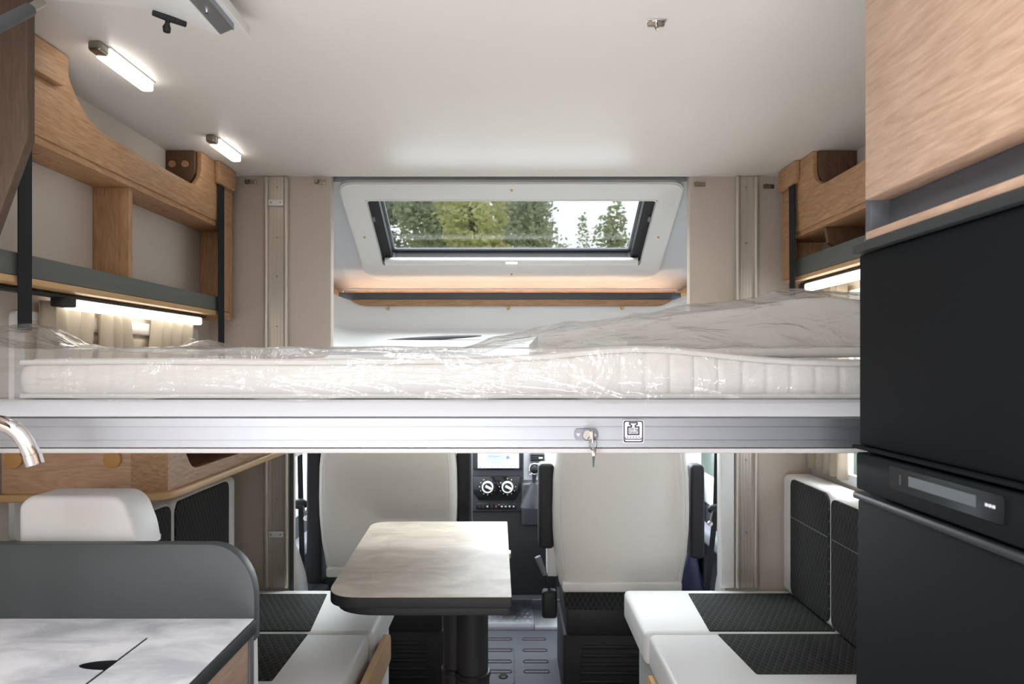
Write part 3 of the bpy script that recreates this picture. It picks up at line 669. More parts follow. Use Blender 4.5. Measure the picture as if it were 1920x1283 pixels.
# crumpled plastic film over both
def film_h(x, y):
    f = max(0, min(1, (x + .10) / .8)); g = max(0, min(1, (y - 1.17) / .33)); g = g * g * (3 - 2 * g)
    h = 1.374 + (outl(x) - 1.376) * g
    c = 0
    for k, (a, b, s) in enumerate(((1.0, .35, 5), (.5, -1, 7), (-.8, .6, 11), (.2, 1, 17))):
        n_ = nz((x * a + y * b) * s * 1.3, (x * -b + y * a) * s * .45, k * 3.1)
        c += max(-.6, 1 - abs(n_) * 4) * (.0045 if k < 2 else .0018) * (5 / s) ** .35
    h += c * (.45 + 1.3 * f * g)
    if x < -.82:
        q = min(1, (-.82 - x) / .10); h += q * .06 * math.exp(-((y - 1.30) / .16) ** 2) * (.8 + .6 * nz(x * 18, y * 12))
        h += q * .05 * math.exp(-((y - 2.12) / .12) ** 2) * (.8 + .6 * nz(x * 18, y * 12))
    lo = ztop(x) + .003
    if x > .04 and y > 1.48: lo = max(lo, sec2(x)[1] + .006)
    return max(h, lo)
def film_fn(u, v):
    x = -1.0 + 1.95 * u
    if v < .16:      # front drape
        f = v / .16; zt = max(film_h(x, 1.13), ztop(x) + .004); zb = 1.292 + .010 * nz(x * 7, 3.0) - (.020 * max(0, min(1, (x - .1) / .1)) if x < .96 else 0)
        z = zb + (zt - zb) * f
        y = 1.106 - .010 * math.sin(f * 3.0) + .006 * nz(x * 9, f * 3) + .0025 * max(-.5, 1 - abs(nz(x * 9 + f * 5, f * 3 - x * 4)) * 4) + .012 * f * f
        y = min(y, 1.112)
        return (x, y, z)
    f = (v - .16) / .84; y = 1.118 + 1.26 * f ** 1.15
    return (x, y, film_h(x, y))
fo = MB().grid(film_fn, 330, 200).build('plastic_film', M['film'], loc=(0, 1.7, 1.29), angle=50)
tag(fo, 'crumpled clear plastic film wrapped over the mattress, bulging at right and bunched at left', 'plastic film')

# ------------------------------------------------------------------ fridge and locker over it (right)
FX = .475
fr_ = thing('fridge', (.78, .65, 0), 'tall matt black fridge with freezer door above control panel and main door', 'fridge')
MB().box(FX + .03, 1.085, .215, .928, .30, 1.498, .003).build('fridge_body', M['fridge'], fr_)
MB().box(FX, FX + .028, .22, .934, 1.238, 1.497, .004).build('freezer_door', M['fridge'], fr_)
MB().box(FX - .006, FX + .028, .22, .942, 1.2325, 1.2372, .002).build('freezer_handle', M['fridge'], fr_)
MB().box(FX - .008, FX + .06, .22, .936, 1.498, 1.511, .002).build('top_trim', M['fridge_trim'], fr_)
cp = MB().box(FX - .006, FX + .028, .22, .930, 1.1785, 1.2285, .003).build('control_panel', M['fridge'], fr_)
MB().prism(rrect(.648, .845, 1.195, 1.2226, .003), 'X', FX - .0075, FX - .006).build('control_bezel', M['gloss'], cp)
MB().box(FX - .0082, FX - .0075, .687, .803, 1.2042, 1.2162).build('display', M['lcd'], cp, label='grey display')
for i, y in enumerate((.6665, .6715, .6615)): MB().box(FX - .0082, FX - .0075, y - .0017, y + .0017, 1.2085, 1.2115).build('panel_mark', M['sticker'], cp)
MB().box(FX - .0082, FX - .0075, .818, .822, 1.203, 1.215).build('panel_slider', M['fridge_trim'], cp)
MB().box(FX - .006, FX + .028, .22, .940, 1.164, 1.1735, .003).build('door_handle', M['fridge_trim'], fr_)
dr = MB().box(FX, FX + .028, .22, .938, .33, 1.1635, .004)
for v in dr.v:
    v.x -= .010 * (1.16 - v.z) / .83
dr.build('main_door', M['fridge'], fr_)
for z in (1.2303, 1.1758): MB().cyl((FX + .01, .925, z - .0017), (FX + .01, .925, z + .0017), .004, n=12).build('hinge_pin', M['chrome'], fr_)
MB().box(FX + .02, 1.085, .215, .93, .0, .30, .002).build('plinth', M['dgrey'], fr_)

lk_ = thing('overhead_locker', (.78, .6, 1.512), 'overhead locker with pale oak door above the black fridge', 'cabinet')
MB().box(.480, 1.085, .912, .9265, 1.512, 2.018, .001).build('side_panel', M['dgrey'], lk_)
MB().box(.505, 1.085, .21, .911, 1.5245, 2.018).build('locker_body', M['dgrey'], lk_)
MB().box(.470, .504, .20, .9085, 1.5655, 2.018, .0025).build('locker_door', M['oakpale'], lk_, label='pale oak door')
MB().box(.472, 1.08, .20, .911, 1.5125, 1.524, .002).build('oak_strip', M['oakpale'], lk_)
MB().cyl((.482, .922, 1.5115), (.482, .922, 1.516), .005, n=12).build('hinge_pin', M['chrome'], lk_)

# ------------------------------------------------------------------ left overhead cabinet with raised flap
lc = thing('overhead_cabinet', (-.95, .7, 1.55), 'open oak overhead cabinet, shade put into its colour, over the worktop at upper left', 'cabinet')
M['oakshade'] = oak('oak_shaded_upright', lin(84, 64, 49), lin(62, 46, 35), 'Z')  # oak darkened so the shade under the flap is in its colour
ep = [(-1.085, 2.018), (-.780, 2.018), (-.780, 1.712), (-.839, 1.551), (-.90, 1.50), (-1.085, 1.50)]
MB().prism(ep, 'Y', 1.100, 1.118, .0015).build('end_panel', M['oakshade'], lc)
MB().prism(ep, 'Y', .30, .318, .0015).build('end_panel', M['oakshade'], lc)
MB().box(-1.085, -.905, .319, 1.099, 1.50, 1.516).build('cabinet_floor', M['oakshade'], lc)
MB().box(-1.085, -.842, .319, 1.099, 1.652, 1.668).build('inner_shelf', M['oakY'], lc)
for z in (1.668, 1.70): MB().box(-.850, -.830, 1.060, 1.099, z, z + .015, .003).build('hinge', M['black'], lc)
st = MB().tube([at(-60, 75, .90), at(0, 46, .97), at(55, 18, 1.04)], .0095, 14); st.build('gas_strut', M['grey'], lc)
MB().tube([at(50, 20, 1.035), at(78, 4, 1.07)], .0065, 12).build('strut_rod', M['steel'], lc)
# flap
fz = 1.955
fp = [at(70, 0, 1.13), at(70, -60, .9), at(340, -200, .62), at(365, 0, 1.13), at(418, 66, 1.25), at(300, 26, 1.17)]
P2 = [(-.778, .50), (-.778, 1.130), (-.66, 1.150), (-.61, 1.165), (-.535, 1.255), (-.535, .50)]
flap = thing('cabinet_flap', (-.66, .85, fz), 'raised white flap door under the ceiling with aluminium edge channel and black catch', 'flap door')
MB().prism(P2, 'Z', fz - .004, fz + .012, .001).build('flap_panel', M['white'], flap)
m = MB().prism([(-.535, .50), (-.535, 1.255), (-.505, 1.235), (-.505, .50)], 'Z', fz - .002, fz + .004)
m.build('edge_channel', M['alu'], flap, label='aluminium edge channel')
MB().box(-.5055, -.503, .50, 1.237, fz - .002, fz + .018).build('channel_wall', M['alu'], flap)
MB().box(-.503, -.486, .50, 1.262, fz + .010, fz + .014).build('channel_step', M['blindframe'], flap)
MB().box(-.487, -.483, .50, 1.262, fz - .004, fz + .016, .001).build('outer_rim', M['blindframe'], flap)
MB().cyl((-.522, 1.17, fz - .002), (-.522, 1.17, fz - .006), .0035, n=12).build('screw', M['chrome'], flap)
a, b = Vector((-.612, 1.165, fz - .008)), Vector((-.575, 1.205, fz - .008))
MB().tube([a, a.lerp(b, .5) , b], [.005, .006, .005], 8).build('catch_bar', M['black'], flap)
c = a.lerp(b, .45); MB().tube([c, c + Vector((-.001, 0, -.010)), c + Vector((-.002, 0, -.016)), c + Vector((-.002, 0, -.024))], [.0042, .004, .0068, .0058], 12).build('catch_stud', M['black'], flap)

# ------------------------------------------------------------------ oak corner cupboard under the bed (left)
cb = thing('corner_cupboard', (-.9, 1.9, 1.05), 'oak cupboard with open compartment on the left wall directly under the bed', 'cupboard')
Yc, Xc = 1.456, -.748
b0 = [(-1.088, 1.445), (-.815, 1.445), (-.742, 1.475), (-.735, 1.52), (-.735, 2.44), (-1.088, 2.44)]
MB().prism(rpoly(b0, [0, .01, .02, .02, 0, 0]), 'Z', 1.052, 1.070, .005, 3).build('bottom_board', M['oakedge'], cb, label='thick rounded bottom board')
MB().box(-1.088, -.812, 1.456, 1.471, 1.070, 1.200, .001).build('front_panel', M['oakpaleX'], cb)
MB().prism([(-.812, 1.456), (-.749, 1.488), (-.749, 1.503), (-.812, 1.471)], 'Z', 1.070, 1.200).build('corner_panel', M['oakX'], cb)
MB().ring(rpoly([(1.503, 1.070), (2.44, 1.070), (2.44, 1.200), (1.503, 1.200)], [.001] * 4, 6), rpoly([(1.60, 1.100), (2.36, 1.100), (2.36, 1.185), (1.54, 1.185)], [.03, .02, .02, .012], 6), 'X', -.764, -.749).build('side_panel', M['oakY'], cb)
MB().box(-1.088, -.764, 1.503, 2.44, 1.0705, 1.078).build('inner_floor', M['oakY'], cb)
MB().box(-1.088, -.749, 1.456, 2.44, 1.2005, 1.2085).build('top_board', M['oakY'], cb)
MB().box(-.95, -.935, 1.503, 2.44, 1.078, 1.200).build('inner_back', M['oakdZ'], cb)
for px in (29, 213):
    q = at(px, 861, 1.456); MB().cyl((q.x, 1.456, q.z), (q.x, 1.448, q.z), .0185, n=32, bev=.001).build('buffer_disc', M['plug'], cb, label='round tan buffer disc')

# ------------------------------------------------------------------ kitchen counter (left front)
kc = thing('kitchen_counter', (-.77, .7, 0), 'kitchen counter with pale concrete-look worktop, oak front and grey splash panel', 'kitchen counter')
ZT = .900; XR = -.452
w_ = MB()
w_.box(-1.088, XR, 1.120, 1.199, ZT - .022, ZT); w_.box(-.5930, XR, .10, 1.120, ZT - .022, ZT); w_.box(-1.088, -1.0, .10, 1.120, ZT - .022, ZT); w_.box(-1.0, -.5925, .10, .60, ZT - .022, ZT)
w_.build('worktop', M['worktop'], kc)
MB().box(XR, XR + .004, .10, 1.199, ZT - .024, ZT - .0005, .001).build('worktop_edge', M['black'], kc, label='dark worktop edge band')
notch = [(-.5975 - .046 * math.sin(a), 1.017 - .018 * math.cos(a)) for a in [math.pi * i / 16 for i in range(17)]]
lid = [(-1.0, .60), (-.5975, .60), (-.5975, .998)] + notch + [(-.5975, 1.036), (-.5975, 1.1195), (-1.0, 1.1195)]
ld = MB().prism(lid, 'Z', ZT - .0014, ZT - .0001).build('sink_lid', M['worktop'], kc, label='flush sink lid with a dark half-moon finger notch')
MB().prism(lid, 'Z', ZT - .020, ZT - .0015).build('lid_core', M['black'], ld)
MB().box(-.5936, -.5931, .598, 1.1195, ZT - .021, ZT - .0006).build('edge_band', M['black'], kc)
MB().box(-1.0, -.58, .6, 1.12, ZT - .16, ZT - .14).build('sink_well', M['black'], kc)
MB().box(-1.088, XR - .016, .10, 1.195, .08, ZT - .165).build('counter_body', M['dgrey'], kc)
MB().box(XR - .014, XR, 1.18, 1.199, .0, ZT - .024, .001).build('corner_post', M['dgrey'], kc)
MB().box(XR - .012, XR - .002, .10, 1.178, .79, ZT - .028, .001).build('drawer_front', M['oakpale'], kc)
MB().box(XR - .012, XR + .003, .10, 1.19, .05, .785, .002).build('door', M['white'], kc)
pp = [(-1.088, .86), (XR, .86)] + [(XR - .078 + .078 * math.cos(a), 1.030 - .095 + .095 * math.sin(a)) for a in [math.pi / 2 * i / 10 for i in range(11)]] + [(-1.088, 1.030)]
MB().prism(pp, 'Y', 1.200, 1.226, .002).build('splash_panel', M['grey'], kc, label='dark grey upstand panel with one rounded corner')
# tap
tp = thing('tap', (-.80, .97, ZT), 'curved chrome kitchen tap spout at the left edge', 'tap')
yT = .94
pts = [(-.80, yT, ZT), (-.80, yT, 1.16)] + [tuple(at(px, py, yT)) for px, py in ((-115, 812), (-90, 798), (-50, 792), (-20, 791), (4, 794), (24, 803), (40, 817), (51, 833), (58, 848), (63, 862), (66, 872))]
MB().tube(pts, [.012] * 2 + [.0108] * 9 + [.0105, .0105], 20).build('spout', M['chrome'], tp)
q0, q1 = at(60, 853, yT), at(66.5, 873, yT); MB().cyl(q0, q1, .0115, n=20, bev=.001).build('nozzle', M['chrome'], tp)
MB().cyl((-.80, yT, ZT), (-.80, yT, ZT + .03), .022, n=24, bev=.003).build('tap_base', M['chrome'], tp)

# ------------------------------------------------------------------ travel seat behind the splash panel
ts = thing('travel_seat', (-.80, 1.31, 0), 'white travel seat back with raised headrest behind the grey splash panel', 'seat')
b_ = [(-1.07, .45), (-.500, .45), (-.492, .70), (-.495, .90), (-.512, .955), (-.53, .99), (-.62, 1.0), (-.93, 1.0), (-1.07, 1.0)]
MB().prism(rpoly(b_, [.02, .04, .05, .05, .03, .03, .02, .02, .04]), 'Y', 1.250, 1.350, .028, 4).build('backrest', M['leather'], ts)
q = lambda px, py: (at(px, py, 1.27).x, at(px, py, 1.27).z)
hr = [(q(44, 1030)), (q(267, 1030)), (q(260, 990)), (q(243, 945)), (q(222, 928)), (q(62, 928)), (q(44, 946))]
MB().prism(rpoly(hr, [.003, .003, .012, .02, .014, .012, .008]), 'Y', 1.255, 1.345, .010, 4).build('headrest', M['leather'], ts)
MB().box(-1.06, -.50, 1.36, 1.40, .0, .45).build('seat_box', M['dgrey'], ts)

# ------------------------------------------------------------------ lounge benches
ZS = .535
def cushion(name, x0, x1, y0, y1, z0, z1, inset, mq, label, group=None, r=.018, parent_label=None):
    t = thing(name, ((x0 + x1) / 2, (y0 + y1) / 2, z0), label, 'cushion', group)
    MB().box(x0, x1, y0, y1, z0, z1, r, 4).build('cushion_body', M['leather'], t)
    inset.build('quilted_panel', mq, t, label='charcoal quilted panel')
    return t
def bench(sgn, xe, label, rail_y0, rail_y1, zt_=.492):
    t = thing('bench', (sgn * .76, 2.0, 0), label, 'bench')
    a, b = sorted((sgn * (xe + .03), sgn * 1.085)); MB().box(a, b, 1.45, 2.45, .02, .43, .002).build('bench_box', M['white'], t)
    a, b = sorted((sgn * (xe - .026), sgn * (xe - .004)))
    MB().prism(rpoly([(rail_y0, zt_ - .092), (rail_y1, zt_ - .092), (rail_y1, zt_), (rail_y0, zt_)], [.01, .02, .035, .01]), 'X', a, b, .004).build('edge_board', M['oakedge'], t, label='rounded oak edge board')
    a, b = sorted((sgn * (xe - .0), sgn * (xe + .018)))
    MB().box(a, b, rail_y0, rail_y1 - .02, .02, zt_ - .090, .002).build('front_panel', M['oakY'], t)
    return t
bench(-1, .41, 'white boxed bench with rounded oak edge board, left of the dinette table', 1.55, 2.18)
bench(1, .428, 'white boxed bench under the charcoal and white cushions, right of the aisle', 1.45, 2.03, .430)
# right seat cushions
def qtop(poly, z): return MB().prism(rpoly(poly, .006, 3), 'Z', z - .004, z + .0025, .002)
cushion('seat_cushion', .402, 1.075, 2.062, 2.452, .432, ZS, qtop([(.600, 2.072), (.985, 2.072), (.985, 2.405), (.622, 2.405)], ZS), M['quiltXY'], 'far seat cushion on the right bench, against the bulkhead')
cushion('seat_cushion', .412, 1.075, 1.66, 2.056, .432, ZS, qtop([(.640, 1.783), (.985, 1.783), (.985, 2.046), (.617, 2.046)], ZS), M['quiltXY'], 'near seat cushion on the right bench, beside the fridge')
cushion('seat_cushion', -1.075, -.418, 2.062, 2.452, .432, ZS, qtop([(-.985, 2.072), (-.610, 2.072), (-.648, 2.400), (-.985, 2.400)], ZS), M['quiltXY'], 'far seat cushion on the left bench, against the bulkhead')
cushion('seat_cushion', -1.075, -.428, 1.56, 2.056, .432, ZS, qtop([(-.985, 1.745), (-.612, 1.745), (-.610, 2.046), (-.985, 2.046)], ZS), M['quiltXY'], 'near seat cushion on the left bench, partly behind the kitchen counter')
def qside(sgn, x, y0, y1, z0, z1, r=.03):
    a, b = sorted((sgn * (x - .003), sgn * (x + .006)))
    return MB().prism(rpoly([(y0, z0), (y1, z0), (y1, z1), (y0, z1)], r, 5), 'X', a, b, .003)
zb0, zb1 = ZS + .003, .953
rb = cushion('back_cushion', .972, 1.078, 2.088, 2.452, zb0, zb1, qside(1, .972, 2.092, 2.375, zb0 + .01, zb1 - .006), M['quiltYZ'], 'far back cushion on the right bench, with white end by the bulkhead', r=.02)
MB().tube([(.968, 2.095, .815), (.968, 2.37, .815)], .0015, 6).build('seam', M['doorgrey'], rb)
rb = cushion('back_cushion', .972, 1.078, 1.68, 2.082, zb0, zb1 - .012, qside(1, .972, 1.69, 2.074, zb0 + .01, zb1 - .016), M['quiltYZ'], 'near back cushion on the right bench, mostly hidden by the fridge', r=.02)
MB().tube([(.968, 1.69, .815), (.968, 2.07, .815)], .0015, 6).build('seam', M['doorgrey'], rb)
cushion('back_cushion', -1.078, -.968, 1.955, 2.400, zb0, zb1, qside(-1, .968, 1.965, 2.335, zb0 + .01, zb1 - .006), M['quiltYZ'], 'far back cushion on the left bench, by the bulkhead', r=.02)
cushion('back_cushion', -1.078, -.968, 1.47, 1.948, zb0, zb1, qside(-1, .968, 1.48, 1.938, zb0 + .01, zb1 - .006), M['quiltYZ'], 'near back cushion on the left bench, behind the white travel seat', r=.02)

# ------------------------------------------------------------------ table
tb = thing('dinette_table', (-.12, 2.02, 0), 'dinette table with grey stone-look top, black edge and black column', 'table')
zt = .770
tpz = [(-.462, 1.690), (0, 1.690), (-.016, 2.490), (-.505, 2.490)]
MB().prism(rpoly(tpz, [.085, .004, .004, .07], 8), 'Z', zt - .002, zt, .0).build('table_top', M['table'], tb)
MB().prism(rpoly([(-.463, 1.689), (.001, 1.689), (-.015, 2.491), (-.506, 2.491)], [.086, .005, .005, .071], 8), 'Z', zt - .029, zt - .0022, .002).build('table_edge', M['softblack'], tb)
MB().prism(rpoly([(-.452, 1.698), (-.004, 1.698), (-.020, 2.482), (-.495, 2.482)], [.12, .005, .005, .07], 8), 'Z', zt - .050, zt - .0295, .002).build('lower_leaf', M['softblack'], tb)
for y in (1.95, 2.20): MB().box(-.012, -.0025, y - .02, y + .02, zt - .046, zt - .030, .001).build('leaf_hinge', M['steel'], tb)
MB().box(-.26, -.05, 1.80, 2.3, zt - .075, zt - .0505, .004).build('support_plate', M['black'], tb)
for (x, y, r) in ((-.172, 2.05, .036), (-.115, 2.02, .050)):
    MB().cyl((x, y, .42), (x, y, zt - .075), r * .92, n=32).build('column', M['softblack'], tb)
    MB().cyl((x, y, .0), (x, y, .43), r, n=32, bev=.003).build('column_sleeve', M['softblack'], tb)
    MB().cyl((x, y, .425), (x, y, .44), r * 1.06, n=32, bev=.002).build('column_collar', M['black'], tb)
MB().cyl((-.14, 2.03, .0), (-.14, 2.03, .02), .16, n=40, bev=.004).build('foot_plate', M['black'], tb)

# ------------------------------------------------------------------ cab: floor, doors, dash
struct('floor_cab', MB().box(-1.05, 1.05, 2.56, 4.3, -.06, -.01), M['black']).name = 'floor_1'
mt_ = thing('floor_mat', (.05, 3.1, -.01), 'ribbed dark rubber floor mat between the cab seats', 'floor mat')
MB().box(-.34, .26, 2.57, 3.44, -.0095, .0, .003).build('mat_sheet', M['cabfloor'], mt_)
def rr_line(x0, x1, y0, y1, z, r, w=.0035):
    P = rrect(x0, x1, y0, y1, r, 5); m = MB(); m.tube([(p[0], p[1], z) for p in P] + [(P[0][0], P[0][1], z)], w, 6, False); return m
for y in (3.33, 3.20, 3.08, 2.98):
    for (x0, x1) in ((-.12, .0), (.055, .165)):
        rr_line(x0 if x0 > 0 else -.12, x1, y - .014, y + .014, .0, .012).build('embossed_rib', M['rib'], mt_)
rr_line(-.14, -.018 + .03, 2.86, 3.22, .001, .02, .003).build('hatch_outline', M['cabfloor'], mt_)
MB().cyl((-.035, 2.93, .0), (-.035, 2.93, .006), .020, n=24, bev=.002).build('mat_stud', M['black'], mt_)
MB().tube([(-.035 + .014 * math.cos(a), 2.93 + .014 * math.sin(a), .007) for a in [2 * math.pi * i / 20 for i in range(21)]], .002, 6).build('stud_ring', M['steel'], mt_)
tr_ = thing('tread_plate', (.0, 3.6, 0), 'bright aluminium tread plate on the cab floor beyond the rubber mat', 'step plate')
MB().box(-.16, .115, 3.46, 3.80, -.0095, .030, .004).build('plate', M['tread'], tr_)
MB().box(.118, .30, 3.46, 3.86, -.0095, .012, .003).build('plate', M['tread'], tr_)
for i in range(9):
    for j in range(6):
        x = -.14 + .028 * i + (.014 if j % 2 else 0); y = 3.49 + .05 * j
        MB().tube([(x - .006, y - .006, .0305), (x, y, .0325), (x + .006, y + .006, .0305)], .0022, 5).build('tread_stud', M['tread'], tr_)

def cab_door(sgn, name):
    g = sgroup(name, (sgn * 1.02, 3.2, 0)); a, b = sorted((sgn * 1.0, sgn * 1.05))
    MB().box(a, b, 2.58, 4.3, -.01, .62, .004).build('door_panel', M['darkdash'], g)
    MB().box(a, b, 2.58, 4.3, .621, .76, .015, 3).build('door_upper', M['lightdash'], g)
    a, b = sorted((sgn * .93, sgn * 1.0))
    MB().box(a, b, 2.9, 3.6, .47, .54, .02, 3).build('door_armrest', M['doorgrey'], g)
    MB().box(a, b, 2.7, 3.5, -.01, .22, .02, 3).build('door_pocket', M['black'], g)
    a, b = sorted((sgn * 1.0, sgn * 1.05))
    MB().box(a, b, 3.30, 3.36, .76, 1.6).build('window_post', M['lightdash'], g)
    MB().box(a, b, 2.52, 2.74, .30, 1.7).build('pillar', M['doorgrey'], g)
    MB().box(a, b, 2.52, 4.3, 1.5, 1.75).build('roof_rail', M['shell'], g)
    a, b = sorted((sgn * 1.02, sgn * 1.025)); MB().box(a, b, 2.74, 4.3, .76, 1.5).build('pane', M['clear'], g)
cab_door(-1, 'door_1'); cab_door(1, 'door_2')
# pillar foot mouldings
for s in (-1, 1):
    fn = lambda u, v, s=s: (s * (.955 - .12 * math.sin(math.pi * min(1, v * .5 + .5)) * (1 if v > 0 else 1) * (1 - .0) * (v ** .5)) + 0 * u, 2.58 + .2 * u, .80 - .50 * v)
    struct('trim_%d' % (6 if s < 0 else 7), MB().prism(rpoly([(s * 1.0, .20), (s * .79, .20), (s * .79, .50), (s * .84, .66), (s * 1.0, .80)], [0, .0, .06, .06, .0], 8), 'Y', 2.60, 2.68, .03, 4), M['shell'])

def belt(sgn, pts, gp, label):
    t = thing('seat_belt', (pts[-1]), label, 'seat belt')
    m = MB()
    for i in range(len(pts) - 1):
        a, b = Vector(pts[i]), Vector(pts[i + 1]); h = .011
        m.loft([[a + Vector((-h, -.001, 0)), a + Vector((h, -.001, 0)), a + Vector((h, .001, 0)), a + Vector((-h, .001, 0))], [b + Vector((-h, -.001, 0)), b + Vector((h, -.001, 0)), b + Vector((h, .001, 0)), b + Vector((-h, .001, 0))]])
    m.build('belt_webbing', M['strap'], t)
    g = Vector(gp)
    MB().ball(g, .036, .02, .022).build('belt_guide', M['black'], t)
    MB().cyl(g + Vector((-sgn * .03, -.01, -.055)), g + Vector((-sgn * .03, -.02, -.055)), .010, n=14).build('belt_stop', M['chrome'], t)
    MB().tube([g + Vector((-sgn * .02, -.015, -.005)), g + Vector((-sgn * .03, -.015, -.05))], .003, 6).build('belt_loop', M['steel'], t)
YB = 2.80
belt(-1, [tuple(at(561, 780, YB)), tuple(at(564, 945, YB)), tuple(at(568, 1110, YB))], at(562, 945, YB - .01), 'black seat belt hanging left of the left cab seat')
belt(1, [tuple(at(1346, 780, YB)), tuple(at(1342, 950, YB)), tuple(at(1326, 1110, YB))], at(1343, 955, YB - .01), 'black seat belt hanging right of the driver seat by the bulkhead')

def cab_seat(xc, Y, label, wmax, zb, arms, seed):
    t = thing('captain_chair', (xc, Y + .2, 0), label, 'seat')
    prof = [(zb, .88, .050), (zb + .012, .90, .060), (zb + .05, .92, .066), (zb + .12, .965, .072), (zb + .22, .995, .078), (zb + .30, 1.0, .08), (zb + .42, .99, .08), (zb + .52, .95, .078), (zb + .60, .89, .074), (zb + .66, .80, .068), (zb + .70, .66, .06), (zb + .72, .40, .04)]
    rings = []
    for z, wf, d in prof:
        ring = []
        for k in range(40):
            a = 2 * math.pi * k / 40; c, s_ = math.cos(a), math.sin(a)
            ring.append((xc + wmax * wf * math.copysign(abs(c) ** .55, c), Y + .08 - .02 * (z - zb) + d * math.copysign(abs(s_) ** .6, s_), z))
        rings.append(ring)
    MB().loft(rings).build('backrest', M['beigecloth'], t, angle=60)
    MB().box(xc - wmax * .86, xc + wmax * .86, Y + .010, Y + .10, zb - .012, zb + .026, .008, 3).build('cover_hem', M['beigecloth'], t)
    # side seams
    for s in (-1, 1):
        MB().tube([(xc + s * wmax * wf * .90, Y + .08 - .02 * (z - zb) - d * .93, z) for z, wf, d in prof[1:-2]], .0022, 6).build('seam', M['white'], t)
    MB().box(xc - .19, xc + .19, Y + .14, Y + .22, zb + .72, zb + .80, .03, 4).build('headrest', M['beigecloth'], t)
    MB().prism(rpoly([(xc - .22, zb - .10), (xc + .22, zb - .10), (xc + .22, zb + .01), (xc - .22, zb + .01)], .03), 'Y', Y + .06, Y + .50, .01).build('seat_base_cushion', M['quiltXZ'], t)
    MB().box(xc - .21, xc + .21, Y + .10, Y + .48, .26, zb - .10, .01).build('swivel_mount', M['black'], t)
    pd = MB().box(xc - .22, xc + .22, Y + .12, Y + .50, -.01, .26, .012, 3).build('pedestal', M['softblack'], t)
    for i in range(5): MB().box(xc - .15, xc + .15, Y + .115, Y + .121, .06 + .035 * i, .075 + .035 * i, .002).build('vent_slot', M['black'], pd)
    for (px0, px1, py0, py1) in arms:
        Ya = Y + .10; a = at(px0, py0, Ya); b = at(px1, py1, Ya)
        MB().box(a.x, b.x, Ya - .035, Ya + .06, b.z, a.z, .016, 4).build('armrest', M['softblack'], t)
    return t
lsx = cab_seat(-.490, 2.66, 'cab seat in beige cloth cover seen from behind, left of the aisle', .275, .52, [(578, 606, 800, 1092), (857, 885, 800, 1085)], 1)
rsx = cab_seat(.428, 2.62, 'driver seat in beige cloth cover seen from behind, right of the aisle', .268, .475, [(1009, 1038, 868, 1026), (1292, 1318, 870, 1045)], 2)
Yk = 2.70
MB().box(at(1026, 0, Yk).x, at(1046, 0, Yk).x, Yk, Yk + .10, at(0, 1082, Yk).z, at(0, 1022, Yk).z, .008, 3).build('side_shield', M['white'], rsx)
MB().tube([at(1008, 1044, Yk), at(1022, 1078, Yk)], [.013, .010], 10).build('adjuster_lever', M['doorgrey'], rsx)
MB().tube([at(1021, 1075, Yk), at(1030, 1106, Yk)], .005, 8).build('lever_rod', M['black'], rsx)
MB().box(at(1016, 0, Yk).x, at(1044, 0, Yk).x, Yk - .02, Yk + .03, at(0, 1158, Yk).z, at(0, 1106, Yk).z, .012, 3).build('adjuster_knob', M['black'], rsx)
# blue bag beside driver seat
Yb = 2.84
bagp = [at(1287, 1030, Yb), at(1300, 1028, Yb), at(1322, 1105, Yb), at(1322, 1150, Yb), at(1270, 1150, Yb), at(1272, 1075, Yb)]
bo = MB().prism([(p.x, p.z) for p in bagp], 'Y', Yb - .02, Yb + .08, .015, 3)
for v in bo.v: v.x += .006 * nz(v.x * 20, v.z * 20); v.y += .012 * nz(v.x * 15, v.z * 15, 4)
t = bo.build('plastic_bag', M['bluebag'], loc=at(1295, 1150, Yb)); tag(t, 'dark blue plastic bag tucked beside the driver seat', 'bag')

# dashboard
YD = 3.42
d = thing('dashboard', (0, YD + .2, 0), 'cab dashboard with lit touch screen, round heater knobs and gear lever', 'dashboard')
def D(px0, px1, py0, py1, y0, y1, bev=.004, Y=None):
    Y = Y or YD; a = at(px0, py0, Y); b = at(px1, py1, Y); return MB().box(a.x, b.x, y0, y1, b.z, a.z, bev, 3)
MB().box(-.98, .98, YD + .08, YD + .50, .55, 1.02, .03, 3).build('dash_body', M['lightdash'], d)
MB().box(-.98, .98, YD + .12, YD + .50, .18, .55, .02, 3).build('lower_dash', M['darkdash'], d)
D(880, 982, 790, 960, YD, YD + .09, .008).build('centre_stack', M['darkdash'], d)
D(978, 1044, 905, 985, YD - .02, YD + .12, .012).build('gear_console', M['darkdash'], d)
D(880, 1044, 958, 1120, YD + .02, YD + .13, .01).build('console_foot', M['black'], d)
sc_ = D(888, 979, 800, 880.5, YD - .016, YD - .001, .003).build('screen_bezel', M['gloss'], d)
D(896, 973, 803, 877, YD - .0175, YD - .0165, 0).build('screen', M['screen'], sc_, label='lit pale blue touch screen')
D(912, 944, 838, 868, YD - .0185, YD - .0176, 0).build('screen_tile', M['screenblue'], sc_)
D(945, 964, 846, 866, YD - .0185, YD - .0176, 0).build('screen_tile', M['screen'], sc_)
text('No Station', 'lettering', .013, (at(927, 855, YD).x, YD - .0190, at(927, 855, YD).z), sc_, M['screenmark'])
c_ = at(952, 857, YD); MB().cyl((c_.x, YD - .0186, c_.z), (c_.x, YD - .0192, c_.z), .009, n=20).build('screen_icon', M['screenmark'], sc_)
for px in (901, 909, 923, 934, 945, 957, 966):
    D(px - 1, px + 1, 874, 875.5, YD - .0185, YD - .0176, 0).build('screen_icon', M['screenmark'], sc_)
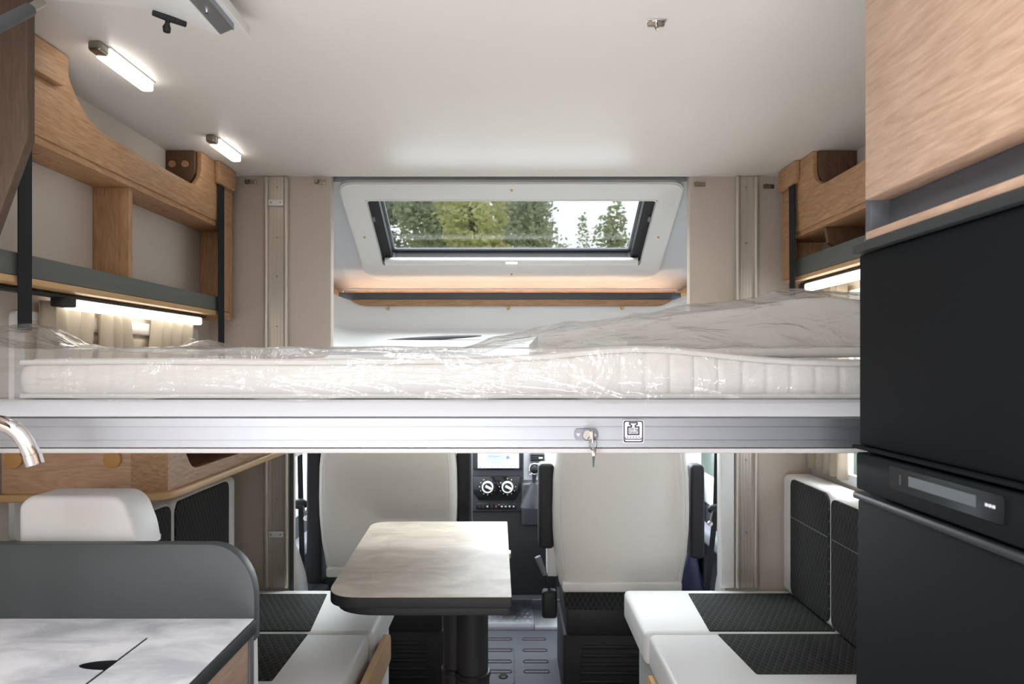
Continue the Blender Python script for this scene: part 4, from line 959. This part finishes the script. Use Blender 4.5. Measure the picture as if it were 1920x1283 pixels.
hp = rpoly([(at(886, 0, YD).x, at(0, 892, YD).z), (at(976, 0, YD).x, at(0, 892, YD).z), (at(974, 0, YD).x, at(0, 925, YD).z), (at(964, 0, YD).x, at(0, 938, YD).z), (at(898, 0, YD).x, at(0, 938, YD).z), (at(888, 0, YD).x, at(0, 925, YD).z)], [.004, .004, .03, .01, .01, .03])
MB().prism(hp, 'Y', YD - .012, YD + .005, .003).build('heater_panel', M['gloss'], d)
for px in (914.5, 951.5):
    c_ = at(px, 912, YD); kn = MB().cyl((c_.x, YD - .012, c_.z), (c_.x, YD - .030, c_.z), .0255, .024, 28, bev=.003).build('heater_knob', M['black'], d)
    MB().ring([(c_.x + .0285 * math.cos(a), c_.z + .0285 * math.sin(a)) for a in [2 * math.pi * i / 28 for i in range(28)]], [(c_.x + .022 * math.cos(a), c_.z + .022 * math.sin(a)) for a in [2 * math.pi * i / 28 for i in range(28)]], 'Y', YD - .033, YD - .012).build('knob_ring', M['white'], kn)
    MB().tube([(c_.x - .010, YD - .034, c_.z + .006), (c_.x + .018, YD - .034, c_.z - .008)], [.007, .006], 10).build('knob_grip', M['white'], kn)
    for k in range(11):
        if k in (8,): continue
        a = R(-60 + 30 * k - 180) if px < 930 else R(-30 + 30 * k - 180); r = .040
        mm_ = M['white'] if px > 930 or k < 4 else (M['blue'] if k in (9, 10) else M['red'] if k in (6, 7) else M['white'])
        MB().cyl((c_.x + r * math.cos(a), YD - .012, c_.z + r * math.sin(a)), (c_.x + r * math.cos(a), YD - .013, c_.z + r * math.sin(a)), .0022, n=8).build('dial_mark', mm_, d)
bs = D(893, 968, 942.5, 955, YD - .006, YD + .002, .003).build('button_strip', M['gloss'], d)
for i, px in enumerate((899, 906, 914, 922, 930.5, 941, 948, 955.5, 963)):
    D(px - 3.1, px + 3.1, 944.5, 953, YD - .009, YD - .006, .001).build('button', M['black'], bs)
    if i in (2, 4, 5, 6, 7, 8): D(px - 1.3, px + 1.3, 948, 950.3, YD - .0098, YD - .009, 0).build('button_symbol', M['red'] if i == 4 else M['white'], bs)
def vent(px0, px1, py0, py1, n, Y=YD + .06):
    a = at(px0, py0, Y); b = at(px1, py1, Y)
    v_ = MB().box(a.x, b.x, Y - .015, Y + .03, b.z, a.z, .006, 3).build('air_vent', M['black'], d)
    MB().ring(rrect(a.x - .004, b.x + .004, b.z - .004, a.z + .004, .01), rrect(a.x + .002, b.x - .002, b.z + .002, a.z - .002, .008), 'Y', Y - .019, Y - .010).build('vent_rim', M['doorgrey'], v_)
    for i in range(n):
        z = b.z + (a.z - b.z) * (i + .5) / n; MB().box(a.x + .004, b.x - .004, Y - .022, Y - .012, z - .002, z + .002, .001).build('vent_slat', M['grey'], v_)
    MB().box(b.x - .028, b.x - .008, Y - .026, Y - .018, (a.z + b.z) / 2 - .004, (a.z + b.z) / 2 + .004, .002).build('vent_tab', M['white'], v_)
vent(994, 1020, 850, 866, 4); vent(1009, 1024, 871, 891, 5); vent(846, 858, 851, 888, 7)
D(992, 1034, 852, 896, YD + .055, YD + .085, .006).build('trim_panel', M['lightdash'], d)
# gear lever
g0 = at(996, 948, YD - .10)
def bfn(u, v):
    a = 2 * math.pi * u; r = .045 * (1 - v) ** .7 + .010 + .004 * math.sin(a * 4 + v * 5) * (1 - v)
    return (at(997 + 4 * v, 0, YD - .08).x + r * math.cos(a), YD - .08 + r * math.sin(a), at(0, 950 - 45 * v, YD - .08).z)
MB().grid(bfn, 24, 10, True).build('gear_gaiter', M['softblack'], d)
a, b = at(1001, 906, YD - .08), at(1002, 888, YD - .08)
MB().tube([a, b], [.009, .012], 12).build('gear_shaft', M['black'], d)
k_ = at(1002, 879, YD - .09); MB().ball(k_, .024, .020, .026).build('gear_knob', M['black'], d)
MB().tube([(k_.x + .0245 * math.cos(a), k_.y - .010, k_.z + .026 * math.sin(a)) for a in [2 * math.pi * i / 24 for i in range(25)]], .0035, 8).build('knob_ring', M['chrome'], d)
# steering wheel
sw = thing('steering_wheel', (.44, 3.14, .98), 'dark steering wheel glimpsed between the gear lever and the driver seat', 'steering wheel')
rim = []
for i in range(49):
    a = 2 * math.pi * i / 48; rim.append((.44 + .195 * math.cos(a), 3.14 + .08 * math.sin(a), .98 + .178 * math.sin(a)))
MB().tube(rim, .016, 12, False).build('wheel_rim', M['doorgrey'], sw)
MB().ball((.44, 3.16, .97), .075, .03, .06).build('wheel_hub', M['black'], sw)
for sx_ in (-1, 1): MB().tube([(.44 + sx_ * .05, 3.16, .97), (.44 + sx_ * .185, 3.14, .98)], .015, 8).build('wheel_spoke', M['darkdash'], sw)
MB().cyl((.44, 3.17, .96), (.44, 3.50, .88), .035, n=18).build('steering_column', M['black'], sw)
# bonnet/bulkhead end of the cab
struct('wall_cab', MB().box(-1.05, 1.05, 4.28, 4.30, -.05, .95), M['black']).name = 'trim_8'

# ------------------------------------------------------------------ outside: ground, hedge, trees
struct('ground', MB().box(-60, 60, -20, 90, -.75, -.70), M['grass']).name = 'ground'
lc_ = [leafmat('leaf_dark', lin(168, 172, 140)), leafmat('leaf_yellow', lin(208, 204, 140)), leafmat('leaf_mid', lin(182, 186, 148)), leafmat('leaf_hedge', lin(196, 214, 136))]
def leaves(centre, lobes, n, size, seed, shell=.75):
    rr = random.Random(seed); m = MB()
    for i in range(n):
        L_ = lobes[rr.randrange(len(lobes))]; c = Vector(L_[:3]); r = Vector(L_[3:6])
        dv = Vector((rr.gauss(0, 1), rr.gauss(0, 1), rr.gauss(0, 1))).normalized(); q = shell + (1 - shell) * rr.random() + .12 * rr.gauss(0, 1)
        p = Vector(centre) + c + Vector((dv.x * r.x, dv.y * r.y, dv.z * r.z)) * q
        a = Vector((rr.gauss(0, 1), rr.gauss(0, 1), rr.gauss(0, .6))).normalized() * size * (.6 + .8 * rr.random())
        b = a.cross(Vector((rr.gauss(0, 1), rr.gauss(0, 1), rr.gauss(0, 1)))).normalized() * size * .5
        k = len(m.v); m.v += [p - a, p + b, p + a, p - b]; m.f.append([k, k + 1, k + 2, k + 3])
    return m
def tree(x, y, h, rad, mat_, label, seed, nl=14, n=5200, size=.13, z0=1.6, spread=1.0, group=None):
    rr = random.Random(seed); base = Vector((x, y, -.70)); t = thing('tree', base, label, 'tree', group)
    MB().tube([base, base + Vector((.05, 0, h * .5)), base + Vector((-.05, .05, h * .93))], [.22, .15, .03], 10).build('trunk', M['bark'], t)
    lobes = []
    for i in range(nl):
        f = (i + .5) / nl; zz = z0 + (h - z0) * f; rd = rad * (1 - .75 * f ** 1.6) * spread
        a = rr.random() * 6.28; lobes.append((math.cos(a) * rd * .55, math.sin(a) * rd * .55, zz, rd * .62, rd * .62, (h - z0) / nl * 1.5 + .15))
    for i in range(0, nl, 2):
        L_ = lobes[i]; MB().tube([base + Vector((0, 0, L_[2] - .3)), base + Vector((L_[0], L_[1], L_[2]))], [.06, .02], 6).build('branch', M['bark'], t)
    leaves(base, lobes, n, size, seed).build('foliage', mat_, t, kind='stuff', angle=180)
tree(-7.2, 38, 15.5, 4.6, lc_[0], 'tall dark tree at the left side of the roof window view', 11, n=15000, size=.2)
tree(-2.9, 30, 13.0, 3.6, lc_[2], 'tall mid green tree left of centre in the roof window view', 12, n=15000, size=.16)
tree(-1.3, 22.6, 9.6, 2.0, lc_[1], 'yellow green tree near the middle of the roof window view', 13, n=8500)
tree(1.3, 39, 15.0, 4.0, lc_[2], 'tall mid green tree right of the yellow green tree in the roof window view', 14, n=14000, size=.18)
tree(3.3, 23, 6.75, 1.7, lc_[2], 'small pine with loose top against bright sky, right in the roof window view', 15, nl=9, n=2600, size=.11)
tree(3.1, 28.5, 7.4, 1.2, lc_[2], 'thin distant tree beside the small pine against bright sky', 16, nl=8, n=1100, size=.1)
tree(-5.4, 22, 7.9, 2.0, lc_[0], 'lower dark tree far left behind the roof window edge', 17, n=5000)
hd = []
rr = random.Random(5)
for i in range(46): hd.append((-11 + 22 * i / 45, rr.uniform(-.3, .3), rr.uniform(1.2, 3.9), .8, .6, 1.15))
for i in range(40): hd.append((-9 + 18 * i / 39, rr.uniform(-.3, .3), rr.uniform(3.5, 4.2), .6, .5, .75))
ho = leaves((0, 18.0, -.7), hd, 22000, .09, 33).build('hedge', lc_[3], loc=(0, 18.0, -.7), angle=180); tag(ho, 'bright green hedge in front of the trees, low in the roof window', 'hedge')

for o in bpy.data.objects:
    if '_w' in o: del o['_w']
